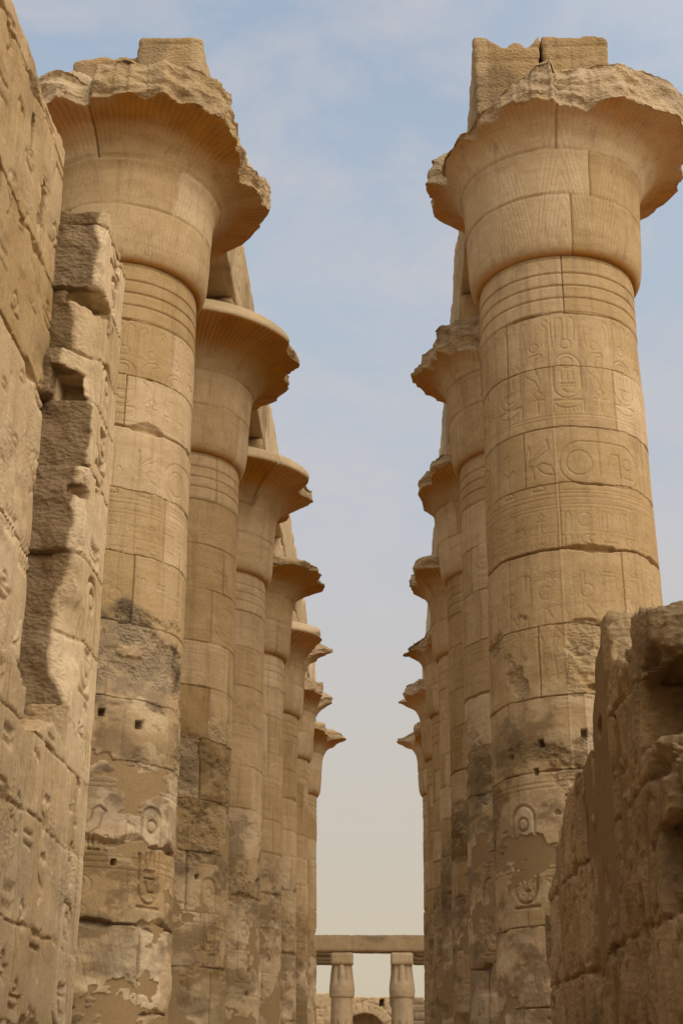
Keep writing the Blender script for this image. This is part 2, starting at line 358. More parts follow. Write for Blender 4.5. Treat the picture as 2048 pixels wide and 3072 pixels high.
def shaft_reliefs(cv, rnd, row, idx):
    pitch = 1.02
    for k in range(-3, 4):
        u = k*pitch+0.10
        # tall plumes over a disc, framed by standing cobras
        for q in (-.10, .10): cv.feather(u+q, 11.27, .13, .42)
        cv.ring(u, 10.99, .085)
        for q in (-1, 1):
            cv.line([(u+q*.22, 10.95), (u+q*.24, 11.38), (u+q*.34, 11.46), (u+q*.38, 11.38), (u+q*.31, 11.3), (u+q*.33, 10.97)], .015, .012)
        cv.cartouche(u, 10.42, .44, .78, rnd); cv.basket(u, 9.98, .44)
        uu = u+pitch/2
        cv.uraeus(uu-.06, 10.50, .42, .80, 1); cv.ring(uu-.02, 10.98, .075); cv.ankh(uu+.02, 10.02, .42)
    for z in (9.74, 9.68): cv.line([(-4.3, z), (4.3, z)], .012, .008)
    for z in (8.42, 8.35, 8.24): cv.line([(-4.3, z), (4.3, z)], .012, .009)
    for k in (-1, 0, 1):
        o = k*2.75+(-.95 if row == 'R' else 0.1)
        cv.sedge(o-.05, 8.95, .62); cv.loaf(o-.05, 8.50, .2); cv.bee(o+.45, 8.90, .62); cv.loaf(o+.5, 8.50, .2)
        cv.cartouche(o+1.55, 8.92, 1.40, .72, rnd, horiz=True); cv.line([(o+.85, 8.47), (o+2.3, 8.47)], .012, .01)
    # worn figures of a scene lower down
    dep = .011
    for k in range(-4, 5):
        u = k*.62+.2
        cv.line([(u-.1, 5.5), (u-.06, 6.1), (u-.16, 6.4), (u, 6.62), (u+.14, 6.4), (u+.07, 6.1), (u+.12, 5.5)], .014, dep)
        cv.ring(u, 6.85, .1, .014, dep); cv.line([(u+.1, 6.35), (u+.3, 6.1), (u+.33, 6.5)], .014, dep)
    for k in range(-5, 6): cv.sign(k*.45+.1, 7.05, .3, .32, rnd, .013, .010)
    for z0, h in ((7.98, .34), (7.62, .30), (6.05, .34), (5.66, .34), (5.1, .4), (4.66, .36)):
        u = -2.9
        while u < 2.9:
            w = rnd.uniform(.26, .4); cv.sign(u+w/2, z0, w*.9, h, rnd, .011, .012); u += w
        cv.line([(-4.3, z0+h*.58), (4.3, z0+h*.58)], .010, .007)
    for u in np.arange(-2.7, 2.8, .45): cv.line([(u, 4.4), (u, 8.15)], .010, .007)
    # deep-cut lower band: big signs, rulings and upright ovals
    d = .036; w = .026
    for z in (4.05, 3.98, 3.02, 2.94, 2.86): cv.line([(-4.3, z), (4.3, z)], .015, .012)
    us = (-2.35, -0.95, 0.45, 1.5, 2.7) if row == 'R' else (-2.5, -1.5, -.35, 1.05, 2.4)
    for n, u in enumerate(us):
        if (n % 2 == 1):
            cv.cartouche(u, 3.10, .40, 1.35, rnd, .026, .045)
        else:
            cv.ring(u+.05, 3.66, .19, .024, d); cv.bird(u+.42, 3.4, .62, 1, .022, d); cv.line([(u-.35, 3.72), (u-.15, 3.8), (u-.05, 3.55), (u-.3, 3.2), (u+.1, 3.2)], .022, d)
        for q in (-.42, -.2): cv.sign(u+q*.9, 2.62, .2, .4, rnd, .012, .014)
        cv.sign(u-.42, 3.3, .24, .5, rnd, .016, .024); cv.sign(u+.62, 3.2, .24, .6, rnd, .016, .024)
        for q in (.1, .42): cv.uraeus(u+q, 2.55, .24, .46, 1 if q < .2 else -1, .014, .013)
    for k in range(-30, 31):
        u = k*.14
        cv.line([(u, 1.02), (u+.25, 1.95)] if (k//5) % 2 else [(u+.25, 1.02), (u, 1.95)], .012, .009)

def build_shaft(X, Y, row, idx, parent, res, seed):
    rs = np.random.RandomState(seed); rnd = random.Random(seed)
    thf = math.atan2(-Y, -X); Rm = 1.34
    nd = int(2*1.85*Rm/res)
    psi = np.concatenate([np.linspace(-1.85, 1.85, nd), np.linspace(1.85, 2*math.pi-1.85, 28)[1:-1]])
    z = np.concatenate([np.linspace(-E+.35, 0.4, 14)[:-1], np.arange(0.4, 12.72, res)])
    PS, Z = np.meshgrid(psi, z); PSw = np.where(PS > math.pi, PS-2*math.pi, PS)
    U = PSw*Rm; R = r_shaft(Z)
    P = np.stack([np.cos(PS)*Rm+X*3.1, np.sin(PS)*Rm+Y*3.1, Z], -1)
    lo = sstep(7.6, 4.6, Z)                        # weathering grows downward
    hgt = fbm(P*0.8, 3, seed)*0.010 + fbm(P*5, 3, seed+5)*(0.0025+0.006*lo)
    cv = Canvas(-4.4, 4.4, 0.4, 12.75, max(res*.9, .011))
    shaft_reliefs(cv, rnd, row, idx)
    G = cv.sample(U, Z)
    erode = sstep(-.05, .5, fbm(P*np.array([1.1, 1.1, .9]), 4, seed+11)+0.75*lo*sstep(4.0, 4.3, Z)-0.35*sstep(4.2, 3.9, Z)*sstep(2.1, 2.4, Z)-0.22)
    hgt -= G*(1-.85*erode)
    tone = np.zeros_like(Z); stain = np.zeros_like(Z); pale = np.zeros_like(Z); rough = np.zeros_like(Z)
    bstain = np.ones_like(Z)
    # binding bands under the capital
    for zb in (12.57, 12.29, 12.06, 11.83): hgt -= .030*np.exp(-((Z-zb)/.016)**2)
    bz = (Z > 11.58)&(Z < 12.6); hgt += bz*.012
    hgt += .010*np.exp(-((U+.16)/.014)**2)*(Z < 11.5)*(Z > 4.2)
    # drum joints
    zt = 12.72
    wav = fbm(np.stack([np.cos(PS)*2.2, np.sin(PS)*2.2, Z*0+seed], -1), 3, seed+21)
    chipn = fbm(P*np.array([2.2, 2.2, .6]), 3, seed+31)
    for n, zj in enumerate(DRUMS+[-E]):
        zj2 = zj+(rs.uniform(-.10, .10) if zj < 11 else 0)
        big = (abs(zj-7.49) < .01 and row == 'R') or rs.rand() < (.08 if zj > 5 else .2)
        wd = (.018 if big else .007)+np.clip(chipn-(.16 if big else .36), 0, 1)*(.13 if big else .05)
        dj = np.abs(Z-zj2-wav*(.03 if zj < 9 else .015))
        hgt -= (.11 if big else (.06 if idx < 3 else .04))*np.clip(1.15-dj/np.maximum(wd, res*.5), 0, 1)
        # the two or three blocks of the drum
        ph0 = rs.uniform(-1.5, -.4); angs = [ph0, ph0+rs.uniform(1.2, 1.7), ph0+rs.uniform(3, 3.6)]
        inz = (Z > zj2)&(Z <= zt)
        for a in angs:
            da = np.abs((PSw-a+math.pi) % (2*math.pi)-math.pi)*Rm
            da = np.abs(da-0)+0
            wv = wav*.012
            wd2 = .008+np.clip(chipn-.35, 0, 1)*.05
            hgt -= inz*(.08 if idx < 3 else .045)*np.clip(1.15-np.abs(da+wv)/np.maximum(wd2, res*.5), 0, 1)
        aa = np.sort(np.array(angs)); blk = np.searchsorted(aa, PSw)
        tv = rs.uniform(-1, 1, 5); dv = rs.uniform(-.008, .008, 5); bs = rs.uniform(.35, 1.15, 5)
        bstain = np.where(inz, bs[blk], bstain)
        tone = np.where(inz, tv[blk], tone); hgt += inz*dv[blk]
        zt = zj2
    # spalled stone (nearest left column most of all)
    sp_amt = {('L', 1): .30, ('L', 2): .10, ('R', 1): .12, ('R', 2): .12}.get((row, idx), .04)
    sp = fbm(P*np.array([1.3, 1.3, 1.7]), 5, seed+41)+sp_amt-.12
    zone = sstep(7.4, 6.6, Z)*sstep(4.0, 4.8, Z)
    if (row, idx) == ('L', 1): zone = sstep(6.95, 6.6, Z)*sstep(4.9, 5.6, Z)*(.55+.45*sstep(-.2, .5, PSw))
    spall = sstep(.14, .30, sp)*zone
    hgt -= spall*(.05+.05*fbm(P*3.3, 4, seed+44)); rough += spall*.7; pale += spall*.35
    # hacked-out patches
    hk = sstep(.22, .30, fbm(P*1.15, 2, seed+51))*sstep(6.6, 6.0, Z)*sstep(3.6, 4.2, Z)
    hgt -= hk*np.clip(vnoise(P*13, seed+3)+.2, 0, 1)*.035; rough += hk*.4
    # hack rows of old scraping near the foot
    ft = sstep(2.05, 1.9, Z); hgt += ft*fbm(P*np.array([2, 2, 4.]), 4, seed+61)*.022; pale += ft*sstep(.05, .35, fbm(P*.9, 3, seed+62))*.75
    # repair mortar
    pm = fbm(P*np.array([1.0, 1.0, 1.4]), 5, seed+71, .6)
    jz = np.min(np.stack([np.abs(Z-q) for q in DRUMS]), 0)
    pm = pm+.20*np.exp(-(jz/.16)**2)-.13
    pm = pm+np.where(row == 'R', (.22 if idx == 1 else .15)*sstep(4.6, 3.6, Z)+.03, .03)+(-.15 if idx > 4 else 0)
    zt_ = 4.75 if row == 'R' else 4.9
    plaster = sstep(.20, .225, pm)*sstep(zt_+.12, zt_-.12, Z+.25*wav)
    hgt = hgt*(1-plaster)+plaster*(-.014+fbm(P*.9, 2, seed)*.006)
    # dark crust on the lower drums, spread wider to stand in for shade there
    sa = {('L', 1): 1.0, ('L', 2): 1.0, ('L', 3): .7, ('R', 1): .55, ('R', 2): .75}.get((row, idx), .45)
    ztop_st = {('L', 1): 6.75, ('L', 2): 6.0, ('L', 3): 5.2}.get((row, idx), 6.2)
    sn = fbm(P*np.array([.75, .75, 1.3]), 5, seed+81, .6)+(.30 if row == 'L' else .06)
    if row == 'L': sn = sn-.42*sstep(.1, .9, PSw)
    else: sn = sn-.30*sstep(.2, .9, PSw)
    stain = sa*sstep(.02, .26, sn)*sstep(ztop_st+.1, ztop_st-.1, Z+.2*wav)*sstep(3.2, 4.3, Z)  # crust stain, widened to stand in for shade
    stain = np.maximum(stain, sa*.6*sstep(.15, .5, fbm(P*np.array([.8, .8, 2.0]), 4, seed+85))*sstep(3.0, 2.0, Z))
    stain = np.clip(stain*bstain, 0, 1)*(1-plaster)
    pale += .75*sstep(.02, .3, fbm(P*np.array([1.2, 1.2, 2.0]), 5, seed+91, .6))*sstep(6.5, 5.6, Z)*(1-stain)
    # beam holes cut in the drums
    holes = {('L', 1): [(.10, 5.05, .055), (.52, 4.93, .06), (-.02, 4.62, .05), (-.35, 3.15, .045), (.33, 2.95, .045), (-.12, 2.05, .045), (-.4, 3.9, .03)],
             ('L', 2): [(-.55, 3.82, .055), (.55, 3.78, .05), (.2, 1.0, .05)],
             ('R', 1): [(.25, 5.05, .055), (.02, 4.72, .055), (-.45, 4.62, .055), (.45, 4.68, .06), (-.52, 4.22, .05)],
             ('R', 2): [(-.5, 1.6, .05)]}.get((row, idx), [(rs.uniform(-1, 1), rs.uniform(2, 5), .05) for _ in range(3)])
    for a, b, c in holes:
        m = np.clip(1.2-np.maximum(np.abs(U-a*Rm), np.abs(Z-b)*.85)/(c*.72), 0, 1); hgt -= .16*np.clip(m*4, 0, 1)
    R = R+hgt
    V = np.stack([np.cos(PS+thf)*R, np.sin(PS+thf)*R, Z+E], -1).reshape(-1, 3)
    nz_, np_ = Z.shape; ii = np.arange(nz_-1)[:, None]*np_; jj = np.arange(np_)[None]; jn = (jj+1) % np_
    Q = np.stack([ii+jj, ii+jn, ii+np_+jn, ii+np_+jj], -1).reshape(-1, 4)
    gtop = {('L', 1): 5.6, ('L', 2): 6.3, ('L', 3): 6.6, ('L', 4): 6.2, ('R', 1): 4.9, ('R', 2): 6.2}.get((row, idx), 6.2)
    patina_shade = .72*(.18+.75*sstep(-.16, .20, fbm(P*np.array([.9, .9, 1.5]), 6, seed+95, .65)))*sstep(gtop+.9, gtop-.9, Z+.9*fbm(P*.8, 3, seed+96))*(1-.5*np.clip(pale, 0, 1))*(1-plaster)  # grime plus painted shade, darkening the drums towards the bottom
    at = dict(patina_shade=patina_shade, tone=(tone*.8+(0 if idx == 1 else rs.uniform(-.7, .35)))*(1-plaster), stain=stain, pale=np.clip(pale, 0, 1)*(1-plaster), rough=np.clip(rough, 0, 1), plaster=plaster)
    return link('shaft', make_mesh('shaft', V, Q, STONE, at), parent)

PROF = np.array([(1.22, 12.66), (1.30, 12.60), (1.37, 12.64), (1.43, 12.76), (1.458, 12.92), (1.475, 13.15), (1.50, 13.74), (1.525, 14.3), (1.57, 14.50), (1.66, 14.74), (1.85, 14.96),
                 (2.12, 15.12), (2.42, 15.21), (2.66, 15.26), (2.71, 15.31), (2.62, 15.48), (2.50, 15.66), (2.40, 15.70), (1.9, 15.71), (1.0, 15.71)])
PROF_WIDE = np.concatenate([PROF[:8], [(1.58, 14.42), (1.70, 14.56), (1.94, 14.69), (2.22, 14.77), (2.5, 14.84), (2.70, 14.90), (2.78, 14.98), (2.76, 15.35), (2.68, 15.75), (2.5, 15.98), (1.9, 16.0), (1.0, 16.0)]])
PROF_TALL = np.concatenate([PROF[:14], [(2.72, 15.34), (2.71, 15.62), (2.62, 15.92), (2.45, 16.02), (1.9, 16.04), (1.0, 16.04)]])
def profile(step, PROF):
    seg = np.hypot(*np.diff(PROF, axis=0).T); s = np.concatenate([[0], np.cumsum(seg)])
    t = np.arange(0, s[-1], step); return np.interp(t, s, PROF[:, 0]), np.interp(t, s, PROF[:, 1])
def build_capital(X, Y, row, idx, parent, res, seed, brk):
    """brk: list of (psi in degrees, rim radius left standing, height left standing)."""
    rs = np.random.RandomState(seed+500); rnd = random.Random(seed+3)
    thf = math.atan2(-Y, -X)
    pf = {('L', 1): PROF_WIDE, ('R', 1): PROF_TALL}.get((row, idx), PROF)
    rp, zp = profile(res*1.1, pf)
    k = np.ones(5)/5; rp[3:-3] = np.convolve(rp, k, 'same')[3:-3]; zp[3:-3] = np.convolve(zp, k, 'same')[3:-3]
    nd = int(2*1.95*1.9/res)
    psi = np.concatenate([np.linspace(-1.95, 1.95, nd), np.linspace(1.95, 2*math.pi-1.95, 40)[1:-1]])
    PS, RP = np.meshgrid(psi, rp); _, ZP = np.meshgrid(psi, zp); PSw = np.where(PS > math.pi, PS-2*math.pi, PS)
    if (row, idx) == ('L', 1):      # the bell rises more steeply on its front than on its far side
        lowhalf = np.arange(len(rp))[:, None] < np.argmax(rp)
        ZP = ZP+.34*np.clip((ZP-14.42)/.42, 0, 1)*sstep(1.5, .3, np.abs(PSw))*np.where(lowhalf, 1, np.clip((16.0-ZP)/1.0, 0, 1))
    b = np.array(sorted(brk)); bp = np.radians(np.concatenate([b[:, 0]-360, b[:, 0], b[:, 0]+360]))
    RL = np.interp(PSw, bp, np.tile(b[:, 1], 3)); ZL = np.interp(PSw, bp, np.tile(b[:, 2], 3))
    C = np.stack([np.cos(PS)*RP+X*2.3, np.sin(PS)*RP+Y*2.3, ZP], -1)
    C1 = np.stack([np.cos(PS)*2+X*2.3, np.sin(PS)*2+Y*2.3, ZP*0+seed], -1)
    C2 = np.stack([np.cos(PS)*2+X*2.3, np.sin(PS)*2+Y*2.3, ZP*1.6+seed], -1)
    brkz = sstep(2.66, 2.45, RL)*(.55 if idx == 1 else 1.0)
    stepn = np.round(fbm(C1*1.7, 2, seed+6)*3.2)/3.2
    RL = RL+brkz*(fbm(C1*1.1, 2, seed)*.10+stepn*.20)+brkz*facets(C2*np.array([1.3, 1.3, 1.5]), seed+2)*(.36 if idx == 1 else .2)-brkz*np.clip(ZP-15.3, 0, .6)*(.45 if idx == 1 else .15)-.05*sstep(.1, .3, fbm(C1*2.5, 3, seed+8))
    flare_r = np.interp(ZL, pf[7:15, 1], pf[7:15, 0])
    RL = np.minimum(RL, np.where(ZL < pf[13, 1]+.04, flare_r-.02, 9))
    ztop = ZL+(1.05 if (row, idx) == ('L', 1) else .55)*np.maximum(RL-RP, 0)+brkz*(np.round(fbm(C1*1.9+3, 2, seed+9)*3)/3*.14+fbm(C1*3, 3, seed+12)*.03)
    flare = sstep(14.45, 14.9, ZP)
    R2 = np.where(RP > 1.56, np.minimum(RP, np.maximum(RL, 1.56)), RP)
    cut = np.clip((RP-R2)/.06, 0, 1)
    Z2 = np.where(ZP > 14.6, np.minimum(ZP, np.maximum(ztop, 14.6)), ZP)
    cut = np.maximum(cut, np.clip((ZP-Z2)/.06, 0, 1))
    hgt = fbm(C*0.9, 3, seed+4)*.012+fbm(C*5, 3, seed+5)*.003
    hz = np.zeros_like(hgt)
    brkn = fbm(C2*3.2, 5, seed+13, .6)
    hgt += cut*(brkn*.025+.075*facets(C2*1.6, seed+15)); hz += cut*facets(C*1.5, seed+17)*.07
    # ribbing of the bell and the incised leaf sheaths of the calyx
    und = sstep(1.58, 1.72, RP)*(np.arange(len(rp))[:, None] < np.argmax(rp)-1)
    keep = sstep(-.35, .1, fbm(C*.8, 3, seed+19))
    NF = 132 if idx < 3 else (96 if idx < 5 else 64)
    fl = .5+.5*np.sin(PSw*NF+2.2*fbm(C1*1.3, 2, seed+18)+.8*fbm(C*1.5, 2, seed+22))
    hgt -= und*(1-cut)*keep*(.010 if idx == 1 else .022)*fl*(.6+.6*sstep(-.3, .3, fbm(C*1.7, 2, seed+20)))
    wear = np.clip(1-sstep(.10, .4, fbm(C*1.5, 4, seed+23)), 0, 1)
    cv = Canvas(-4.9, 4.9, 12.55, 15.0, .014)
    for kx in range(-5, 6):
        u = kx*.98+.2
        for q in range(1, 9):
            for sgn in (-1, 1):       # nested leaf lines rising to a point
                w0 = .06*q; hh = .30*q
                cv.line([(u+sgn*w0*(1-t)**.75, 12.74+.02*q+t*hh) for t in (0, .3, .55, .8, 1)], .012, .010)
    U = PSw*1.48; G = cv.sample(U, ZP)*(ZP < 14.9)*(RP < 1.75)*(1-.6*sstep(0, .3, fbm(C*1.2, 3, seed+29)))
    hgt -= G
    pale = G/.010*.8
    tone = np.zeros_like(hgt)
    wav = fbm(C1*.8, 3, seed+21); chipn = fbm(C*np.array([2.2, 2.2, .6]), 3, seed+31)-.1
    zt = 16.5
    for zj in (14.50, 13.66, 12.3):
        zj2 = zj+rs.uniform(-.06, .06); wd = .010+np.clip(chipn-.25, 0, 1)*.05
        hgt -= .04*np.clip(1.25-np.abs(ZP-zj2-wav*.02)/np.maximum(wd, res*.55), 0, 1)*(RP < 1.9)
        ph0 = rs.uniform(-1.2, -.2) if idx > 1 else {14.50: (-.35 if row == 'L' else .09), 13.66: (.55 if row == 'L' else -1.3), 12.3: (-.7 if row == 'L' else .22)}[zj]
        angs = [ph0, ph0+1.75, ph0+3.3]; inz = (ZP > zj2)&(ZP <= zt)
        for a in angs:
            da = np.abs((PSw-a+math.pi) % (2*math.pi)-math.pi)*np.maximum(RP, 1.4)
            wd2 = (.010+np.clip(chipn-.3, 0, 1)*.05)*np.where(zj > 14, 1.7, 1)
            hgt -= inz*np.where(zj > 14, .12, .045)*np.clip(1.25-np.abs(da+wav*.02)/np.maximum(wd2, res*.55), 0, 1)
        blk = np.searchsorted(np.sort(np.array(angs)), PSw); tv = rs.uniform(-1, 1, 5); tone = np.where(inz, tv[blk], tone); zt = zj2
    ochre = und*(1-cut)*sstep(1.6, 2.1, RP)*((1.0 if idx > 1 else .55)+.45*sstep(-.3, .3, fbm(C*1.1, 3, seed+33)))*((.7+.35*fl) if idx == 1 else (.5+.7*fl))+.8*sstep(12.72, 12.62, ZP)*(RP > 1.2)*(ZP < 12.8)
    R3 = R2+hgt*np.where(RP > 1.3, 1, 0)
    V = np.stack([np.cos(PS+thf)*R3, np.sin(PS+thf)*R3, Z2+hz+E], -1)
    n0, n1 = RP.shape; V = V.reshape(-1, 3)
    ii = np.arange(n0-1)[:, None]*n1; jj = np.arange(n1)[None]; jn = (jj+1) % n1
    Q = np.stack([ii+jj, ii+jn, ii+n1+jn, ii+n1+jj], -1).reshape(-1, 4)
    topm = (np.arange(len(rp))[:, None] >= np.argmax(rp)-1)*np.ones_like(RP)
    stain = .42*np.maximum(cut, topm*.4)*sstep(-.05, .4, fbm(C*1.0, 4, seed+37))*sstep(14.9, 15.4, ZP)
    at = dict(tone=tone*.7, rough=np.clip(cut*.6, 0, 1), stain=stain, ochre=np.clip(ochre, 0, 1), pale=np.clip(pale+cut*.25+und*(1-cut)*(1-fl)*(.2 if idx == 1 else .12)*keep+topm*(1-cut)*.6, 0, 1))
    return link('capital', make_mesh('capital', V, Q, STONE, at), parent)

def rough_block(name, lo, hi, parent, loc, res, seed, rad=.05, amp=.03, chip=.16, top=None, extra=None, stain_fn=None, attr_fn=None, mat=None, grooves=None, crisp=None):
    """weathered stone block; coordinates relative to the eye, shifted so that the object's origin is loc."""
    G, o = grid_pts(np.array(lo)-.03, np.array(hi)+.03, res)
    n = fbm(np.stack(G.shape[:3] and [G[..., 0], G[..., 1], G[..., 2]], -1)*.9, 2, seed)
    r = rad+chip*np.clip(n-.1, 0, 1)
    lo_, hi_ = np.array(lo, np.float32), np.array(hi, np.float32); c, s = (lo_+hi_)/2, (hi_-lo_)/2
    r = np.minimum(r, s.min()*.8)
    q = np.abs(G-c)-(s-r[..., None])
    D = np.sqrt((np.maximum(q, 0)**2).sum(-1))+np.minimum(q.max(-1), 0)-r
    if top is not None: D = np.maximum(D, G[..., 2]-top(G))
    if extra is not None: D = extra(G, D)
    band = np.abs(D) < .22; Pb = G[band]
    D[band] += fbm(Pb*1.7, 3, seed+3)*amp+fbm(Pb*6.5, 3, seed+4)*amp*.45
    if crisp: D[band] += facets(Pb*crisp[0], seed+6)*crisp[1]
    if grooves is not None: D[band] += grooves(Pb)
    V, Q = surfnets(D, o, res)
    at = attr_fn(V) if attr_fn else {}
    if 'tone' not in at: at['tone'] = np.full(len(V), np.random.RandomState(seed).uniform(-1, 1))
    if stain_fn: at['stain'] = stain_fn(V)
    V = V-np.array(loc)+np.array([0, 0, E])
    return link(name, make_mesh(name, V, Q, mat or STONE, at), parent, (0, 0, 0) if parent else tuple(loc))

BREAKS = {
 ('R', 1): [(-180, 2.6, 15.9), (-125, 2.3, 15.6), (-100, 2.22, 15.7), (-90, 2.2, 15.62), (-84, 1.80, 15.12), (-76, 1.92, 14.98), (-55, 1.96, 15.02), (-38, 1.95, 15.08), (-22, 2.02, 15.30), (-10, 2.10, 15.62), (-2, 2.14, 15.95), (4, 2.12, 16.02), (7, 1.98, 15.80),
            (20, 2.02, 15.92), (45, 2.3, 16.0), (60, 2.5, 16.04), (82, 2.62, 15.95), (96, 2.3, 15.6), (125, 2.4, 15.6)],
 ('L', 1): [(-180, 2.6, 15.96), (-100, 2.6, 15.95), (-60, 2.5, 15.95), (-28, 2.42, 15.75), (-22, 2.25, 15.62), (-18, 2.45, 15.96), (0, 2.40, 15.97), (22, 2.42, 15.98), (36, 2.40, 16.0), (45, 2.34, 16.02), (52, 2.20, 15.72), (60, 2.12, 15.34), (68, 2.14, 15.16), (76, 2.25, 15.12),
            (83, 2.42, 15.25), (90, 2.52, 15.44), (105, 2.55, 15.36), (150, 2.52, 15.5)],
 ('L', 2): [(-180, 2.7, 15.75), (40, 2.9, 15.8), (56, 2.8, 15.76), (62, 2.50, 15.66), (90, 2.46, 15.6), (112, 2.40, 15.5), (130, 2.6, 15.7)],
 ('L', 3): [(-180, 2.7, 15.75), (50, 2.9, 15.8), (60, 2.75, 15.75), (66, 2.5, 15.6), (95, 2.48, 15.55), (118, 2.35, 15.4)],
 ('L', 4): [(-180, 2.6, 15.7), (-10, 2.2, 15.6), (40, 2.3, 15.4), (70, 2.45, 15.35), (100, 2.5, 15.4), (120, 2.1, 15.3)],
 ('L', 5): [(-180, 2.6, 15.7), (30, 2.8, 15.72), (52, 2.6, 15.7), (62, 2.0, 15.4), (75, 1.8, 15.1), (95, 2.5, 15.5), (106, 2.0, 15.2), (125, 2.2, 15.5)],
 ('L', 6): [(-180, 2.6, 15.7), (20, 2.3, 15.6), (58, 2.2, 15.7), (72, 1.8, 15.2), (90, 2.3, 15.45), (108, 1.9, 15.15)],
 ('L', 7): [(-180, 2.6, 15.7), (40, 2.6, 15.75), (62, 1.95, 15.6), (80, 2.4, 15.3), (105, 2.5, 15.35), (125, 2.2, 15.3)],
 ('R', 2): [(-180, 2.6, 15.7), (-120, 2.2, 15.3), (-95, 2.08, 15.35), (-84, 2.05, 15.42), (-72, 1.88, 15.62), (-50, 1.78, 15.72), (-20, 1.8, 15.72), (20, 2.0, 15.7), (60, 2.6, 15.7)],
 ('R', 3): [(-180, 2.6, 15.7), (-115, 2.0, 15.3), (-92, 1.9, 15.35), (-78, 1.95, 15.5), (-45, 2.25, 15.55), (-10, 2.3, 15.65), (50, 2.6, 15.7)],
 ('R', 4): [(-180, 2.6, 15.7), (-120, 1.95, 15.3), (-95, 1.95, 15.5), (-75, 2.0, 15.5), (-40, 2.3, 15.6), (40, 2.6, 15.7)],
 ('R', 5): [(-180, 2.6, 15.7), (-115, 1.9, 15.1), (-95, 2.1, 15.2), (-80, 2.1, 15.1), (-60, 1.8, 15.5), (-40, 2.0, 15.65), (40, 2.6, 15.7)],
 ('R', 6): [(-180, 2.6, 15.7), (-115, 2.2, 15.2), (-96, 2.5, 15.3), (-84, 1.95, 15.25), (-70, 2.2, 15.5), (-45, 2.2, 15.65), (40, 2.6, 15.7)],
 ('R', 7): [(-180, 2.6, 15.7), (-115, 2.3, 15.2), (-98, 2.5, 15.35), (-80, 2.0, 15.3), (-68, 1.9, 15.65), (-40, 2.3, 15.7), (40, 2.6, 15.7)],
}
ORD = ['nearest', 'second', 'third', 'fourth', 'fifth', 'sixth', 'seventh and farthest']
COLLAB = {
 ('L', 1): 'nearest column of the left row, dark crust on its lower drums, front rim broken',
 ('L', 2): 'second column of the left row, capital rim nearly whole with smooth grey lip',
 ('L', 3): 'third column of the left row, smooth round rim broken only at its right edge',
 ('L', 4): 'fourth column of the left row, rim broken to a rough stepped edge',
 ('L', 5): 'fifth column of the left row, pointed remnant of rim above a bite',
 ('L', 6): 'sixth column of the left row, ragged rim with two short points',
 ('L', 7): 'farthest column of the left row, lumpy stub of rim against the sky',
 ('R', 1): 'nearest and broadest column of the right row, with carved shaft and deeply cracked capital',
 ('R', 2): 'second column of the right row, jagged rim rising behind the nearest shaft',
 ('R', 3): 'third column of the right row, blunt grey rim with chipped left corner',
 ('R', 4): 'fourth column of the right row, flat topped rim pointing left',
 ('R', 5): 'fifth column of the right row, rim worn to a sloping stump',
 ('R', 6): 'sixth column of the right row, toothed rim with a pointed lower tip',
 ('R', 7): 'farthest column of the right row, notched rim standing against pale sky',
}
for row, X in (('L', XL), ('R', XR)):
    for i in range(1, 8):
        Y = Y1+SP*(i-1); seed = (10 if row == 'L' else 40)+i
        t = thing('papyrus_column', (X, Y, 0), COLLAB[(row, i)], 'column', 'columns of the left row' if row == 'L' else 'columns of the right row')
        res = [.0125, .018, .026, .036, .042, .048, .054][i-1]
        build_shaft(X, Y, row, i, t, res, seed)
        build_capital(X, Y, row, i, t, [.024, .03, .036, .042, .05, .055, .06][i-1], seed, BREAKS[(row, i)])
        # abacus under the architrave and the low round base
        br = (row, i) == ('R', 1)
        def ab_extra(G, D, X=X, Y=Y, br=br):
            if br:       # the near left corner is a broken lump
                cutp = (X-.25-G[..., 0])*.8+(Y-.75-G[..., 1])*.7+(G[..., 2]-15.9)*.55+fbm(G*1.6, 3, 77)*.2
                D = np.maximum(D, cutp-.55)
            return D
        rough_block('abacus', (X-1.2, Y-1.2, 15.62), (X+1.2, Y+1.2, 16.44), t, (X, Y, 0), .05 if i < 3 else .09, seed+300, .05, .04, .2, extra=ab_extra,
                    stain_fn=lambda V, s=seed: .55*sstep(0, .4, fbm(V*.9, 3, s)))
        a = np.linspace(0, 2*math.pi, 48, endpoint=False); rr = [1.6, 1.78, 1.80, 1.72, 1.4]; zz = [0, .05, .28, .40, .42]
        V = np.concatenate([np.stack([np.cos(a)*q, np.sin(a)*q, a*0+w], -1) for q, w in zip(rr, zz)]); Q = []
        for k in range(4):
            for j in range(48): Q.append((k*48+j, k*48+(j+1) % 48, (k+1)*48+(j+1) % 48, (k+1)*48+j))
        link('base', make_mesh('base', V, Q, STONE, {}), t)

